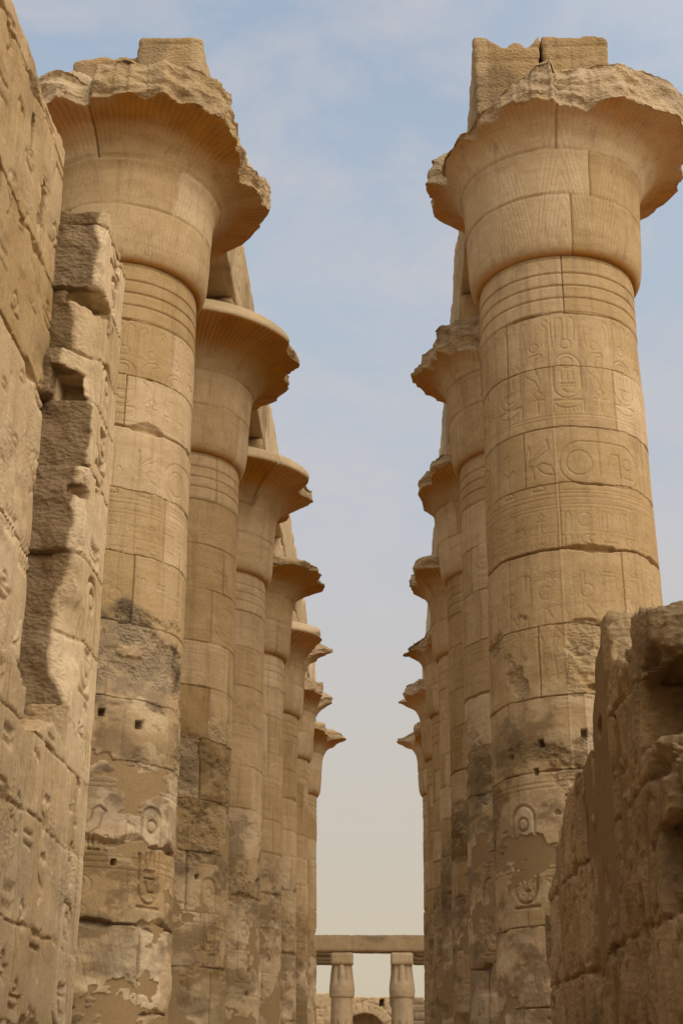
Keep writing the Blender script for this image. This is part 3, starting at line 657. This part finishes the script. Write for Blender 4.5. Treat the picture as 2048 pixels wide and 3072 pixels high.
# ------------------------------------------------------------------ architraves: one stone beam from column to column
def arch_top(seed, base, amp=.14):
    def f(G): 
        p = np.stack([G[..., 0]*.7, G[..., 1]*.8, G[..., 0]*0+seed], -1)
        return base-np.clip(fbm(p*1.5, 4, seed, .6), -.1, 1)*amp*2.2
    return f
nm = ['first', 'second', 'third', 'fourth', 'fifth', 'sixth', 'seventh']
for row, X in (('L', XL), ('R', XR)):
    side = 'left' if row == 'L' else 'right'; inn = 1 if row == 'L' else -1
    for i in range(1, 7):
        ya, yb = Y1+SP*(i-1)+.02, Y1+SP*i-.02; seed = (100 if row == 'L' else 150)+i*3
        zt = 18.15 if i == 1 else 18.55
        halves = [(X-1.23, X-.012, 'a'), (X+.012, X+1.23, 'b')] if i == 1 else [(X-1.23, X+1.23, 'c')]
        for x0, x1, h in halves:
            inner = (h == 'b') == (row == 'L')
            zt2 = zt
            if row == 'L' and i == 1: zt2 = 18.08 if h == 'b' else 17.92
            y0 = ya-.25 if (row == 'L' and h == 'b') else ya
            lab = ('%s architrave beam of the %s row, from the %s column to the %s' % ({'a': 'outer' if row == 'L' else 'inner', 'b': 'inner' if row == 'L' else 'outer', 'c': 'stone'}[h], side, 'nearest' if i == 1 else nm[i-1], nm[i] if i < 6 else 'farthest'))
            loc = ((x0+x1)/2, (ya+yb)/2, 16.45+E)
            def gv(Pb, X=X, ya=ya):   # carved bands along the nave face
                u = Pb[:, 1]; z = Pb[:, 2]; d = 0
                for zz in (16.75, 17.05, 17.95): d = d+.022*np.exp(-((z-zz)/.02)**2)
                d = d+.03*np.clip(np.abs(np.sin(u*5.3+np.sin(z*9)*1.2))-.93, 0, 1)*12*(np.abs(z-17.5) < .32)
                d = d+.05*np.exp(-((u-ya-3.6+.2*np.sin(z*3))/.02)**2)
                return d
            rough_block_top = arch_top(seed, zt2, .16 if i > 1 else .13)
            ob = rough_block('architrave_beam', (x0, y0, 16.45), (x1, yb, zt2+.05), None, loc, .045 if i == 1 else (.07 if i < 4 else .1), seed, .04, .025, .14,
                        top=rough_block_top, grooves=gv, stain_fn=lambda V, s=seed: .5*sstep(.05, .5, fbm(V*.8, 3, s)),
                        attr_fn=lambda V, X=X, inn=inn: {'pale': .55*np.ones(len(V))*((V[:, 0]-X)*inn > 1.0), 'rough': .5*(V[:, 1] < Y1+.3)})  # nave face coloured paler for the sky light it catches
            tag(ob, lab, 'stone beam', 'architrave beams of the %s row' % side, 'thing')

# ------------------------------------------------------------------ gate wall on the left
XJ, XW = -3.18, -3.74
COURSE = [10.05, 9.30, 8.45, 7.67, 7.07, 6.26, 5.27, 4.40, 3.46, 2.55, 1.7, .8, -.1, -1]
def wall_relief(u0, u1, z0, z1, seed, joints, size=(.55, .8), lw=.026, dep=.032, cols=True, framed=(), rule=None):
    rule = rule or dep
    rnd = random.Random(seed); rs = np.random.RandomState(seed)
    cv = Canvas(u0, u1, z0, z1, .016)
    u = u0+.2
    while u < u1-.2:
        w = size[0]*rnd.uniform(.85, 1.2); z = z0+rnd.uniform(0, .4)
        if cols:
            for q in (0, .09): cv.line([(u+q, z0), (u+q, z1)], rule*.5, rule*.95)
        while z < z1:
            h = size[1]*rnd.uniform(.7, 1.3)
            if not any(a-.1 < u+w/2 < b+.1 for a, b in framed): cv.sign(u+w/2, z+h/2, w*.8, h*.8, rnd, lw, dep*rnd.uniform(.6, 1))
            z += h
        u += w
    return cv
def joint_field(u, z, joints, seed, pitch=1.5, wide=1.0):
    """depth of the open joints of coursed blocks, plus which block each point is on"""
    rs = np.random.RandomState(seed); P = np.stack([u, z, u*0+seed], -1)
    wav = fbm(P*.9, 3, seed); ch = fbm(P*2.2, 3, seed+5); dep = np.zeros_like(u); tone = np.zeros_like(u)
    js = sorted(joints)
    for a in js:
        a2 = a+rs.uniform(-.03, .03); w = (.009+np.clip(ch-.2, 0, 1)*.13*wide)
        dep = np.maximum(dep, (.05+.06*np.clip(ch, 0, 1))*np.clip(1.25-np.abs(z-a2-wav*.06)/np.maximum(w, .012), 0, 1))
    for a, b in zip(js[:-1], js[1:]):
        inz = (z > a)&(z <= b); off = rs.uniform(0, pitch); k = np.floor((u+off)/pitch).astype(int)
        f = (u+off)-k*pitch; f = np.minimum(f, pitch-f); w = .010+np.clip(ch-.2, 0, 1)*.10*wide
        dep = np.maximum(dep, inz*.06*np.clip(1.25-np.abs(f+wav*.03)/np.maximum(w, .012), 0, 1))
        tv = rs.uniform(-1, 1, 64); tone = np.where(inz, tv[k % 64], tone)
    return dep, tone

gate = thing('gate_wall', (XW-1, 10, 0), 'tall carved gate wall at the left edge with a rough broken door jamb', 'wall')
GL = (XW-1, 10, 0)
cvU = wall_relief(7, 14.2, 2.5, 10.6, 5, COURSE, (.62, .85), .024, .046, cols=False)
def upper_groove(Pb):
    dep, _ = joint_field(Pb[:, 1], Pb[:, 2], COURSE[::2]+[7.07], 91, 2.6)
    er = sstep(.1, .5, fbm(Pb*.8, 4, 92))
    g = cvU.sample(Pb[:, 1], Pb[:, 2])*(1-.8*er)+dep*.9
    pits = np.clip(fbm(Pb*2.6, 4, 93)-.32, 0, 1)*.35
    front = sstep(.25, .05, np.abs(Pb[:, 0]-XW))
    return (g+pits*.10)*front+.004*fbm(Pb*3, 3, 95)
def upper_extra(G, D):
    y, z = G[..., 1], G[..., 2]
    # ragged top and worn far edge, three sockets
    top = 10.28+.10*fbm(np.stack([y*1.6, y*0, y*0], -1), 4, 8)+.04*fbm(G*3, 2, 9)
    D = np.maximum(D, z-top)
    far = 14.06-np.clip(z-8.6, 0, 2)*.04+.05*fbm(np.stack([z*1.3, z*0, z*0], -1), 3, 11)
    D = np.maximum(D, y-far)
    for (a, b, ra, rb) in ((13.25, 9.05, .10, .30), (12.6, 9.55, .07, .22), (11.6, 8.2, .14, .30), (12.1, 6.7, .10, .18)):
        e = (np.hypot((y-a)/ra, (z-b)/rb)-1)*min(ra, rb); e = np.maximum(e, XW-.22-G[..., 0]); D = np.maximum(D, -e)
    return D
def upper_attr(V):
    _, t = joint_field(V[:, 1], V[:, 2], COURSE[::2]+[7.07], 91, 2.6)
    return dict(tone=t*.9, pale=.35*sstep(-.1, .4, fbm(V*1.2, 3, 55)), rough=.06+.3*sstep(.2, .5, fbm(V*1.1, 4, 57)), stain=.30*sstep(.15, .5, fbm(V*.8, 4, 58)))
rough_block('upper_wall', (XW-.55, 7.0, 2.6), (XW, 14.1, 10.5), gate, GL, .022, 61, .02, .006, .06, crisp=(1.1, .005), extra=upper_extra, grooves=upper_groove, attr_fn=upper_attr)
rough_block('wall_core', (XW-2.3, -4, -E), (XW-.50, 13.9, 10.1), gate, GL, .12, 62, .06, .05, .3)
rough_block('wall_return', (XW-.52, -4, 2.6), (XW, 6.98, 10.2), gate, GL, .10, 63, .06, .05, .2)
# lower wall, flush with the jamb, its top broken into a ledge
cvL = wall_relief(7, 15.3, -.2, 3.6, 6, COURSE, (.50, .62), .024, .048, cols=True, framed=((14.0, 15.3),))
def door_column(cv, y0, y1, z0, z1, seed):
    """the framed upright line of signs on the jamb"""
    rnd = random.Random(seed); c = (y0+y1)/2; w = y1-y0
    for q in (.06, .14, .22): 
        cv.line([(y0+q*w, z0), (y0+q*w, z1)], .026, .060); cv.line([(y1-q*w, z0), (y1-q*w, z1)], .026, .060)
    z = z0+.05; k = 0
    while z < z1-.3:
        if k % 3 == 1: h = 1.35; cv.cartouche(c, z+h/2, w*.46, h*.9, rnd, .034, .070)
        else:
            h = .62; cv.sign(c, z+h/2, w*.48, h*.85, rnd, .034, .070)
            if k % 3 == 2: 
                for q in (-.12, -.04, .04, .12): cv.line([(c+q*w, z+.1), (c+q*w, z+h*.75)], .022, .035)
        z += h; k += 1
door_column(cvL, 14.02, 15.18, -.2, 3.6, 77)
def lower_groove(Pb):
    dep, _ = joint_field(Pb[:, 1], Pb[:, 2], [3.0, 2.25, 1.35, .55, -.3, -1.2], 101, 1.7)
    jm = sstep(13.9, 14.05, Pb[:, 1])
    er = sstep(.2, .55, fbm(Pb*.9, 4, 102))*(1-.85*jm)
    g = cvL.sample(Pb[:, 1], Pb[:, 2])*(1-.8*er)*1.25+dep*.7*(1-.6*jm)
    pl = sstep(.30, .34, fbm(Pb*1.0, 4, 106))*sstep(1.2, .4, Pb[:, 2])*(1-jm)
    g = g*(1-pl)+pl*.012
    front = sstep(.25, .05, np.abs(Pb[:, 0]-XJ))
    return g*front+.010*fbm(Pb*2.4, 4, 105)*(1-pl)*(1-.6*jm)
def lower_extra(G, D):
    x, y, z = G[..., 0], G[..., 1], G[..., 2]
    n = fbm(np.stack([y*2.2, x*2.2, y*0], -1), 4, 14)
    mid = 2.98+.22*sstep(12.2, 13.6, y)+.10*n
    rise = 3.44-.10*sstep(11.6, 12.2, y)+.05*n
    top = np.where(y < 12.22+.10*fbm(np.stack([z*2, x*3, z*0], -1), 2, 15), rise, mid)
    top = np.where(y > 13.98, 9.0, top)
    return np.maximum(D, z-top)
def lower_attr(V):
    _, t = joint_field(V[:, 1], V[:, 2], [3.0, 2.25, 1.35, .55, -.3, -1.2], 101, 1.7)
    jm = sstep(13.9, 14.05, V[:, 1])
    pl = sstep(.30, .34, fbm(V*1.0, 4, 106))*sstep(1.2, .4, V[:, 2])*(1-jm)
    return dict(tone=t*.5, pale=.55*sstep(0, .4, fbm(V*1.1, 3, 65))*(1-pl)+.3*jm, plaster=pl, patina_shade=.33*sstep(2.6, .2, V[:, 2]+.6*fbm(V*.8, 3, 69))*(1-pl), rough=(.05+.3*sstep(.2, .5, fbm(V*1.1, 4, 67)))*(1-pl), stain=.3*sstep(.2, .5, fbm(V*.9, 4, 68))*(1-pl))  # wall darkens towards its foot: shade put into the colour
rough_block('lower_wall', (XW-.3, 7.0, -E), (XJ, 15.2, 3.62), gate, GL, .020, 64, .02, .006, .05, crisp=(1.3, .005), extra=lower_extra, grooves=lower_groove, attr_fn=lower_attr)
rough_block('lower_wall', (XW-.3, -4, -E), (XJ, 6.98, 3.2), gate, GL, .10, 66, .05, .04, .2)
# the jamb: dark hewn end face, fresh breaks along its corner, signs on the nave side
cvJ = Canvas(13.8, 15.4, 3.0, 9.8, .016); door_column(cvJ, 14.10, 15.18, 3.2, 9.6, 78)
JZ = np.array([3.4, 3.6, 3.9, 4.2, 4.45, 4.7, 4.9, 5.3, 5.6, 5.9, 6.25, 6.6, 7.0, 7.1, 7.4, 7.9, 8.35, 8.5, 9.1, 9.6])
JC = np.array([.03, .04, .20, .26, .27, .25, .15, .12, .08, .11, .06, .05, .06, .16, .24, .30, .30, .05, .04, .08])
def jamb_cut(P):
    c = np.interp(P[..., 2], JZ, JC)+.07*fbm(P*2.2, 4, 24)
    return (c-((XJ-P[..., 0])+(P[..., 1]-14.0)*.75))/1.25
def jamb_extra(G, D):
    x, y, z = G[..., 0], G[..., 1], G[..., 2]
    offs = np.array([0, .05, -.02, .06, -.10, .02, -.02, .03, 0.])
    zc = np.array(COURSE[8::-1]); k = np.clip(np.searchsorted(zc, z)-1, 0, 8)
    D = np.maximum(D, (14.0+offs[k]+.035*fbm(G*4.5, 2, 27))-y)
    D = np.maximum(D, jamb_cut(G))
    D = np.maximum(D, z-(9.52-.16*sstep(14.3, 15.2, y)+.08*fbm(G*2.5, 3, 28)))
    for (lo, hi) in (((-3.58, 13.8, 8.30), (-3.1, 14.55, 8.47)), ((-3.66, 13.8, 7.10), (-3.34, 14.5, 7.42)), ((-3.40, 13.8, 5.92), (-3.1, 14.25, 6.02))):
        D = np.maximum(D, -(boxd(G, lo, hi)+.05*fbm(G*3.5, 3, 29)))
    return D
def jamb_groove(Pb):
    side = sstep(.20, .04, np.abs(Pb[:, 0]-XJ))*sstep(14.02, 14.08, Pb[:, 1])
    g = cvJ.sample(Pb[:, 1], Pb[:, 2])*side*1.3*(1-.6*sstep(.2, .5, fbm(Pb*.9, 3, 31)))
    d = 0
    for zj in COURSE[1:9]: d = np.maximum(d, .06*np.clip(1.2-np.abs(Pb[:, 2]-zj-.02*fbm(Pb*2, 2, 32))/.016, 0, 1))
    fr = sstep(.12, .03, Pb[:, 1]-14.0)
    return g+d*.8+fr*.022*worley(Pb*9, 33)
def jamb_attr(V):
    c = jamb_cut(V); fresh = sstep(-.05, -.012, c); fr = sstep(.16, .08, V[:, 1]-14.0)*(V[:, 0] < XJ-.03)
    rs = np.random.RandomState(4); zc = np.array(COURSE[8::-1]); k = np.clip(np.searchsorted(zc, V[:, 2])-1, 0, 8)
    return dict(tone=rs.uniform(-.6, .6, 9)[k], patina_shade=.66*fr*(1-fresh), pale=.6*fresh+.35*(1-fr)*(1-fresh), rough=.8*fr*(1-.6*fresh))
rough_block('door_jamb', (XW-.30, 13.86, 3.0), (XJ, 15.2, 9.6), gate, GL, .022, 65, .025, .008, .04, crisp=(3.0, .010), extra=jamb_extra, grooves=jamb_groove, attr_fn=jamb_attr)

# ------------------------------------------------------------------ ruined wall on the right
XRW = 1.62
ruin = thing('ruined_wall', (XRW+1, 10, 0), 'low dark ruined wall at the right edge, patched with mortar and broken on top', 'wall')
RG = (XRW+1, 10, 0)
TY = np.array([7.0, 8.5, 9.7, 9.95, 10.2, 10.3, 10.9, 11.05, 11.4, 12.0, 12.8, 13.5, 14.2, 14.35, 15.1, 15.4])
TZ = np.array([2.0, 2.84, 2.82, 2.80, 3.30, 3.34, 3.26, 2.98, 2.66, 2.58, 2.50, 2.36, 2.22, 1.95, 1.85, 1.75])
cvR = wall_relief(8, 15.5, -.3, 3.6, 16, COURSE, (.46, .62), .028, .034, rule=.065, cols=True, framed=((14.3, 15.4),))
door_column(cvR, 14.35, 15.35, -.3, 2.3, 79)
def rpl(P): return sstep(.19, .22, fbm(P*np.array([.9, 1.3, .5]), 4, 116, .6)-.10*sstep(2.0, 3.0, P[..., 2]))*(P[..., 1] < 14.35)
def ruin_groove(Pb):
    dep, _ = joint_field(Pb[:, 1], Pb[:, 2], [2.52, 1.75, .95, .1, -.8], 111, 1.25, 1.2)
    er = sstep(.25, .6, fbm(Pb*.9, 4, 112))
    g = cvR.sample(Pb[:, 1], Pb[:, 2])*(1-.7*er)+dep
    pits = np.clip(fbm(Pb*np.array([2, 2.4, 1.2]), 4, 113)-.28, 0, 1)*.14
    pl = rpl(Pb); g = (g+pits)*(1-pl)+pl*.022
    front = sstep(.25, .05, np.abs(Pb[:, 0]-XRW))
    return g*front+(.006+.03*(1-front))*fbm(Pb*2.2, 4, 115)*(1-pl*front)+.03*(1-front)*facets(Pb*4.5, 117)
def ruin_extra(G, D):
    x, y, z = G[..., 0], G[..., 1], G[..., 2]
    top = np.interp(y, TY, TZ)+.07*np.round(fbm(np.stack([y*2.2, x*2.0, y*0], -1), 2, 17)*3)/2+.05*fbm(np.stack([y*5, x*4, y*0], -1), 3, 21)
    top = np.where(x > XRW+.55, np.maximum(top-.1, 2.9+.25*fbm(G*1.2, 3, 18)*1.0), top)
    D = np.maximum(D, z-top)
    # rough broken end towards the camera: top course juts out over a hollow, lumps below
    zc = np.array([-9, -.35, .35, .98, 1.5, 2.02, 2.46, 9.]); ye = np.array([8.25, 8.55, 8.20, 8.72, 8.42, 9.02, 8.50])
    zz = z+.05*fbm(np.stack([x*1.5, y*0, x*0], -1), 2, 22)
    k = np.clip(np.searchsorted(zc, zz)-1, 0, 6); end = ye[k]+.10*np.round(fbm(G*np.array([1.6, .4, 1.6]), 2, 19)*3)/3+.05*fbm(G*2.5, 3, 23)
    fz = np.minimum(np.abs(zz-zc[k]), np.abs(zz-zc[k+1])); end = end+np.clip(.07-fz, 0, .07)*.9
    D = np.maximum(D, end-y)
    for (cx, cyy, cz, r) in ((1.83, 8.35, 1.72, .17),):
        e = boxd(G, (cx-r, cyy-r, cz-r*.9), (cx+r, cyy+r, cz+r*.9))+.10*fbm(G*2.5, 3, 20); D = np.minimum(D, e)
    for (a, b, ra, rb) in ((10.9, 2.62, .10, .05), (9.6, .35, .05, .16), (9.9, .15, .06, .10), (11.9, 1.95, .05, .16), (10.9, .95, .06, .05)):
        e = (np.hypot((y-a)/ra, (z-b)/rb)-1)*min(ra, rb); e = np.maximum(e, x-XRW-.18); D = np.maximum(D, -e)
    return D
def ruin_attr(V):
    _, t = joint_field(V[:, 1], V[:, 2], [2.52, 1.75, .95, .1, -.8], 111, 1.25)
    front = sstep(.12, .04, np.abs(V[:, 0]-XRW)); pl = rpl(V)*front
    return dict(tone=t*.5-.2, plaster=pl, rough=(.35+.6*(1-front))*(1-pl), patina_shade=(.05+.25*sstep(-.1, .4, fbm(V*1.3, 4, 118)))*(1-pl), stain=.40*sstep(0, .45, fbm(V*1.1, 4, 121))*(1-pl), pale=.2*sstep(.1, .4, fbm(V*1.5, 4, 119))*(1-pl))
rough_block('wall_face', (XRW, 7.9, -E), (XRW+1.3, 15.38, 3.5), ruin, RG, .022, 71, .02, .006, .05, crisp=(2.6, .010), extra=ruin_extra, grooves=ruin_groove, attr_fn=ruin_attr)
rough_block('wall_core', (XRW+1.2, 5, -E), (XRW+3.2, 15.2, 2.9), ruin, RG, .10, 72, .06, .07, .3)
rough_block('wall_footing', (XRW+.25, 2, -E), (XRW+1.25, 8.2, -.55), ruin, RG, .08, 73, .06, .08, .3)

shade_wall = rough_block('added_shade_wall', (XRW, -9, -E), (XRW+4, 3.6, 9.6), None, (XRW+2, -2.7, 0), .14, 74, .06, .06, .3,  # unseen wall, added near the camera to darken the lower right
                    grooves=lambda P: joint_field(P[:, 1], P[:, 2], COURSE, 75, 1.6)[0])
tag(shade_wall, 'unseen tall wall added beside the viewer to shade the lower right', 'wall', kind='thing')

# ------------------------------------------------------------------ the court beyond
YF = 105.0
def bud_column(x, y, label, broken=False):
    t = thing('bud_column', (x, y, 0), label, 'column', 'bud columns of the far court')
    zt = 8.05*y/YF if y < YF+1 else 8.05
    # clustered shaft: eight stems, bound under a closed bud
    prof = [(.62, -E+.3), (.70, 0), (.74, 1.5), (.735, 3.2), (.70, 4.35)]
    def lathe(name, prof, lobes, n=64):
        a = np.linspace(0, 2*math.pi, n, endpoint=False); pr = np.array(prof); zz = np.linspace(pr[0, 1], pr[-1, 1], 46); rr = np.interp(zz, pr[:, 1], pr[:, 0])
        A, Zz = np.meshgrid(a, zz); Rr = np.repeat(rr[:, None], n, 1)
        am = lobes(Zz); Rr = Rr*(1-am*(1-np.abs(np.cos(A*4))**.6)*np.where(am > .1, 1, 3)*np.where(am > .1, 1, .33))
        P = np.stack([np.cos(A)*Rr, np.sin(A)*Rr, Zz], -1); nn = fbm(P*1.5+x, 3, 5)*.025
        P[..., 0] *= 1+nn; P[..., 1] *= 1+nn
        V = P.reshape(-1, 3)+np.array([0, 0, E]); i_ = np.arange(45)[:, None]*n; j_ = np.arange(n)[None]; jn = (j_+1) % n
        Q = np.stack([i_+j_, i_+jn, i_+n+jn, i_+n+j_], -1).reshape(-1, 4)
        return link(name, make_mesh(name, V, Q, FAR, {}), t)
    lathe('shaft', [(.72, -E+.3), (.80, .2), (.80, 2.5), (.77, 4.4), (.75, 6.03)], lambda z: np.where(z < 4.45, .18, .02)+.05*(np.abs((z/.82) % 1-.5) > .44))
    lathe('capital', [(.74, 6.0), (.86, 6.12), (.90, 6.5), (.86, 7.0), (.78, 7.6), (.70, 8.22)], lambda z: np.where(z > 6.9, .22*np.clip((z-6.9)/.3, 0, 1), .02))
    if not broken:
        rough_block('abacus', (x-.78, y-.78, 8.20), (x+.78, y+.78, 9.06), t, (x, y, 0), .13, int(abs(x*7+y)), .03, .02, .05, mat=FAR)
    a = np.linspace(0, 2*math.pi, 40, endpoint=False); rr = [1.2, 1.25, 1.2, .7]; zz = [0, .08, .3, .34]
    V = np.concatenate([np.stack([np.cos(a)*q, np.sin(a)*q, a*0+w], -1) for q, w in zip(rr, zz)])
    Q = [(k*40+j, k*40+(j+1) % 40, (k+1)*40+(j+1) % 40, (k+1)*40+j) for k in range(3) for j in range(40)]
    link('base', make_mesh('base', V, Q, FAR, {}), t)
    return t
CX = [-11.45, -7.35, -3.22, 0.97, 5.1, 9.2]
names = ['leftmost', 'second from left', 'left of the two framing the aisle', 'right of the two framing the aisle', 'second from right', 'rightmost']
for k, x in enumerate(CX):
    bud_column(x, YF, 'papyrus bud column of the front portico row, %s' % ({2: 'standing left of the central gap', 3: 'standing right of the central gap'}.get(k, names[k]+' one')))
for k, (x, y) in enumerate([(1.0, YF+5.5), (1.0, YF+11), (-6.6, YF+5.5), (5.1, YF+5.5), (-6.6, YF+11), (5.1, YF+11)]):
    bud_column(x, y, ['bud column half hidden behind the right aisle column', 'bud column hidden deepest behind the right aisle column', 'bud column of the second portico row, left side', 'bud column of the second portico row, right side', 'bud column of the third portico row, left side', 'bud column of the third portico row, right side'][k])
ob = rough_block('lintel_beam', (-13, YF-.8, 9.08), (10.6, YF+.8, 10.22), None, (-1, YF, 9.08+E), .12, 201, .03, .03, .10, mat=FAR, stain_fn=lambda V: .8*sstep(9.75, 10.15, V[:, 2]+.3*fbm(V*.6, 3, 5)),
                 grooves=lambda P: .05*sum(np.exp(-((P[:, 0]-q)/.05)**2) for q in (-7.3, -2.6, 1.55, 5.2)))
tag(ob, 'long stone lintel across the far portico above the central gap', 'stone beam', 'portico beams of the far court', 'thing')
for s, (xa, xb) in (('left', (-14, -4.0)), ('right', (1.9, 12))):
    for k in range(3):
        y = YF+3.4*(k+1)
        ob = rough_block('lintel_beam', (xa, y-.7, 9.06), (xb, y+.7, 10.1), None, ((xa+xb)/2, y, 9.06+E), .16, 210+k, .03, .02, .06, mat=FAR)
        tag(ob, '%s lintel beam behind the front lintel on the %s side of the aisle' % (['first', 'second', 'third'][k], s), 'stone beam', 'portico beams of the far court', 'thing')
for k, (x, l) in enumerate(((1.0, 'right'),)):
    ob = rough_block('aisle_beam', (x-.55, YF+.85, 9.02), (x+.55, YF+12, 9.9), None, (x, YF+6, 9.02+E), .16, 220+k, .03, .03, .1, mat=FAR)
    tag(ob, 'beam running back along the right side of the central aisle', 'stone beam', 'portico beams of the far court', 'thing')
# masonry wall with the arched niche
YN = 125.0
def niche_extra(G, D):
    x, y, z = G[..., 0], G[..., 1], G[..., 2]
    top = np.where(x < -3.9, 7.55, np.where(x < 0.3, 7.25, 7.3-.5*np.clip(x-.3, 0, 2)))+.12*fbm(np.stack([x*1.4, x*0, x*0], -1), 3, 21)
    D = np.maximum(D, z-top)
    r = np.hypot(x+1.95, np.maximum(z-4.25, 0))-1.72; r = np.maximum(r, y-YN-.9); D = np.maximum(D, -r)
    r2 = np.maximum(np.abs(x+6.6)-.45, np.abs(z-6.75)-.28); r2 = np.maximum(r2, y-YN-.4); D = np.maximum(D, -r2)
    r2 = np.maximum(np.abs(x+.55)-.2, np.abs(z-6.8)-.25); r2 = np.maximum(r2, y-YN-.4); D = np.maximum(D, -r2)
    return D
def niche_groove(P):
    dep, _ = joint_field(P[:, 0], P[:, 2], [7.0, 6.35, 5.7, 5.05, 4.4, 3.7, 3.0, 2.2, 1.4, .6], 131, 1.1, 1.3)
    a = np.arctan2(P[:, 2]-4.25, P[:, 0]+1.95); r = np.hypot(P[:, 0]+1.95, P[:, 2]-4.25)
    v = (r < 2.6)&(r > 1.6)&(P[:, 2] > 4.25); ds = np.abs((a*4.2) % 1-.5)
    d = np.where(v, .08*np.clip(1.2-(.5-ds)*.55/.05, 0, 1), dep*1.4)
    d = np.maximum(d, .08*np.clip(1.2-np.abs(r-2.6)/.05, 0, 1)*(P[:, 2] > 4.25))
    return d
ob = rough_block('niche_wall', (-13.5, YN-.6, -E), (1.6, YN+1.2, 7.8), None, (-6, YN, 0), .09, 231, .05, .04, .2, mat=STONE, extra=niche_extra, grooves=niche_groove)
tag(ob, 'coursed stone wall with an arched niche at the end of the aisle', 'wall', kind='thing')
def pier_extra(G, D):
    z = G[..., 2]; k = np.floor(z/.62); off = .28*np.sin(k*12.9)
    return np.maximum(D, G[..., 0]-(3.15+off*.5-.12*np.clip(z-5, 0, 3)))
ob = rough_block('broken_pier', (1.9, YN-4, -E), (3.4, YN-2.6, 7.05), None, (2.6, YN-3.3, 0), .08, 241, .05, .05, .2, mat=FAR, extra=pier_extra,
                 grooves=lambda P: .10*np.clip(1.2-np.abs((P[:, 2]/.62) % 1-.5)*.62/.05, 0, 1))
tag(ob, 'stepped broken pier of stacked blocks right of the arched niche', 'wall', kind='thing')
ob = rough_block('low_wall', (3.5, YN+4, -E), (14, YN+6, 5.6), None, (8, YN+5, 0), .2, 251, .05, .06, .3, mat=FAR)
tag(ob, 'low plain wall far right behind the broken pier', 'wall', kind='thing')

# ------------------------------------------------------------------ ground
def sheet(name, x0, x1, y0, y1, z, n, amp, mat):
    X_, Y_ = np.meshgrid(np.linspace(x0, x1, n), np.linspace(y0, y1, n)); Zg = fbm(np.stack([X_*.2, Y_*.2, X_*0], -1), 3, 3)*amp+z
    V = np.stack([X_, Y_, Zg], -1).reshape(-1, 3); i_ = np.arange(n-1)[:, None]*n; j_ = np.arange(n-1)[None]
    Q = np.stack([i_+j_, i_+j_+1, i_+n+j_+1, i_+n+j_], -1).reshape(-1, 4)
    return tag(link(name, make_mesh(name, V, Q, mat, {})), kind='structure')
sheet('ground', -1500, 1500, -1000, 3000, -.02, 60, .0, SAND)
sheet('pavement', -12, 12, -6, 160, .0, 120, .012, SAND)
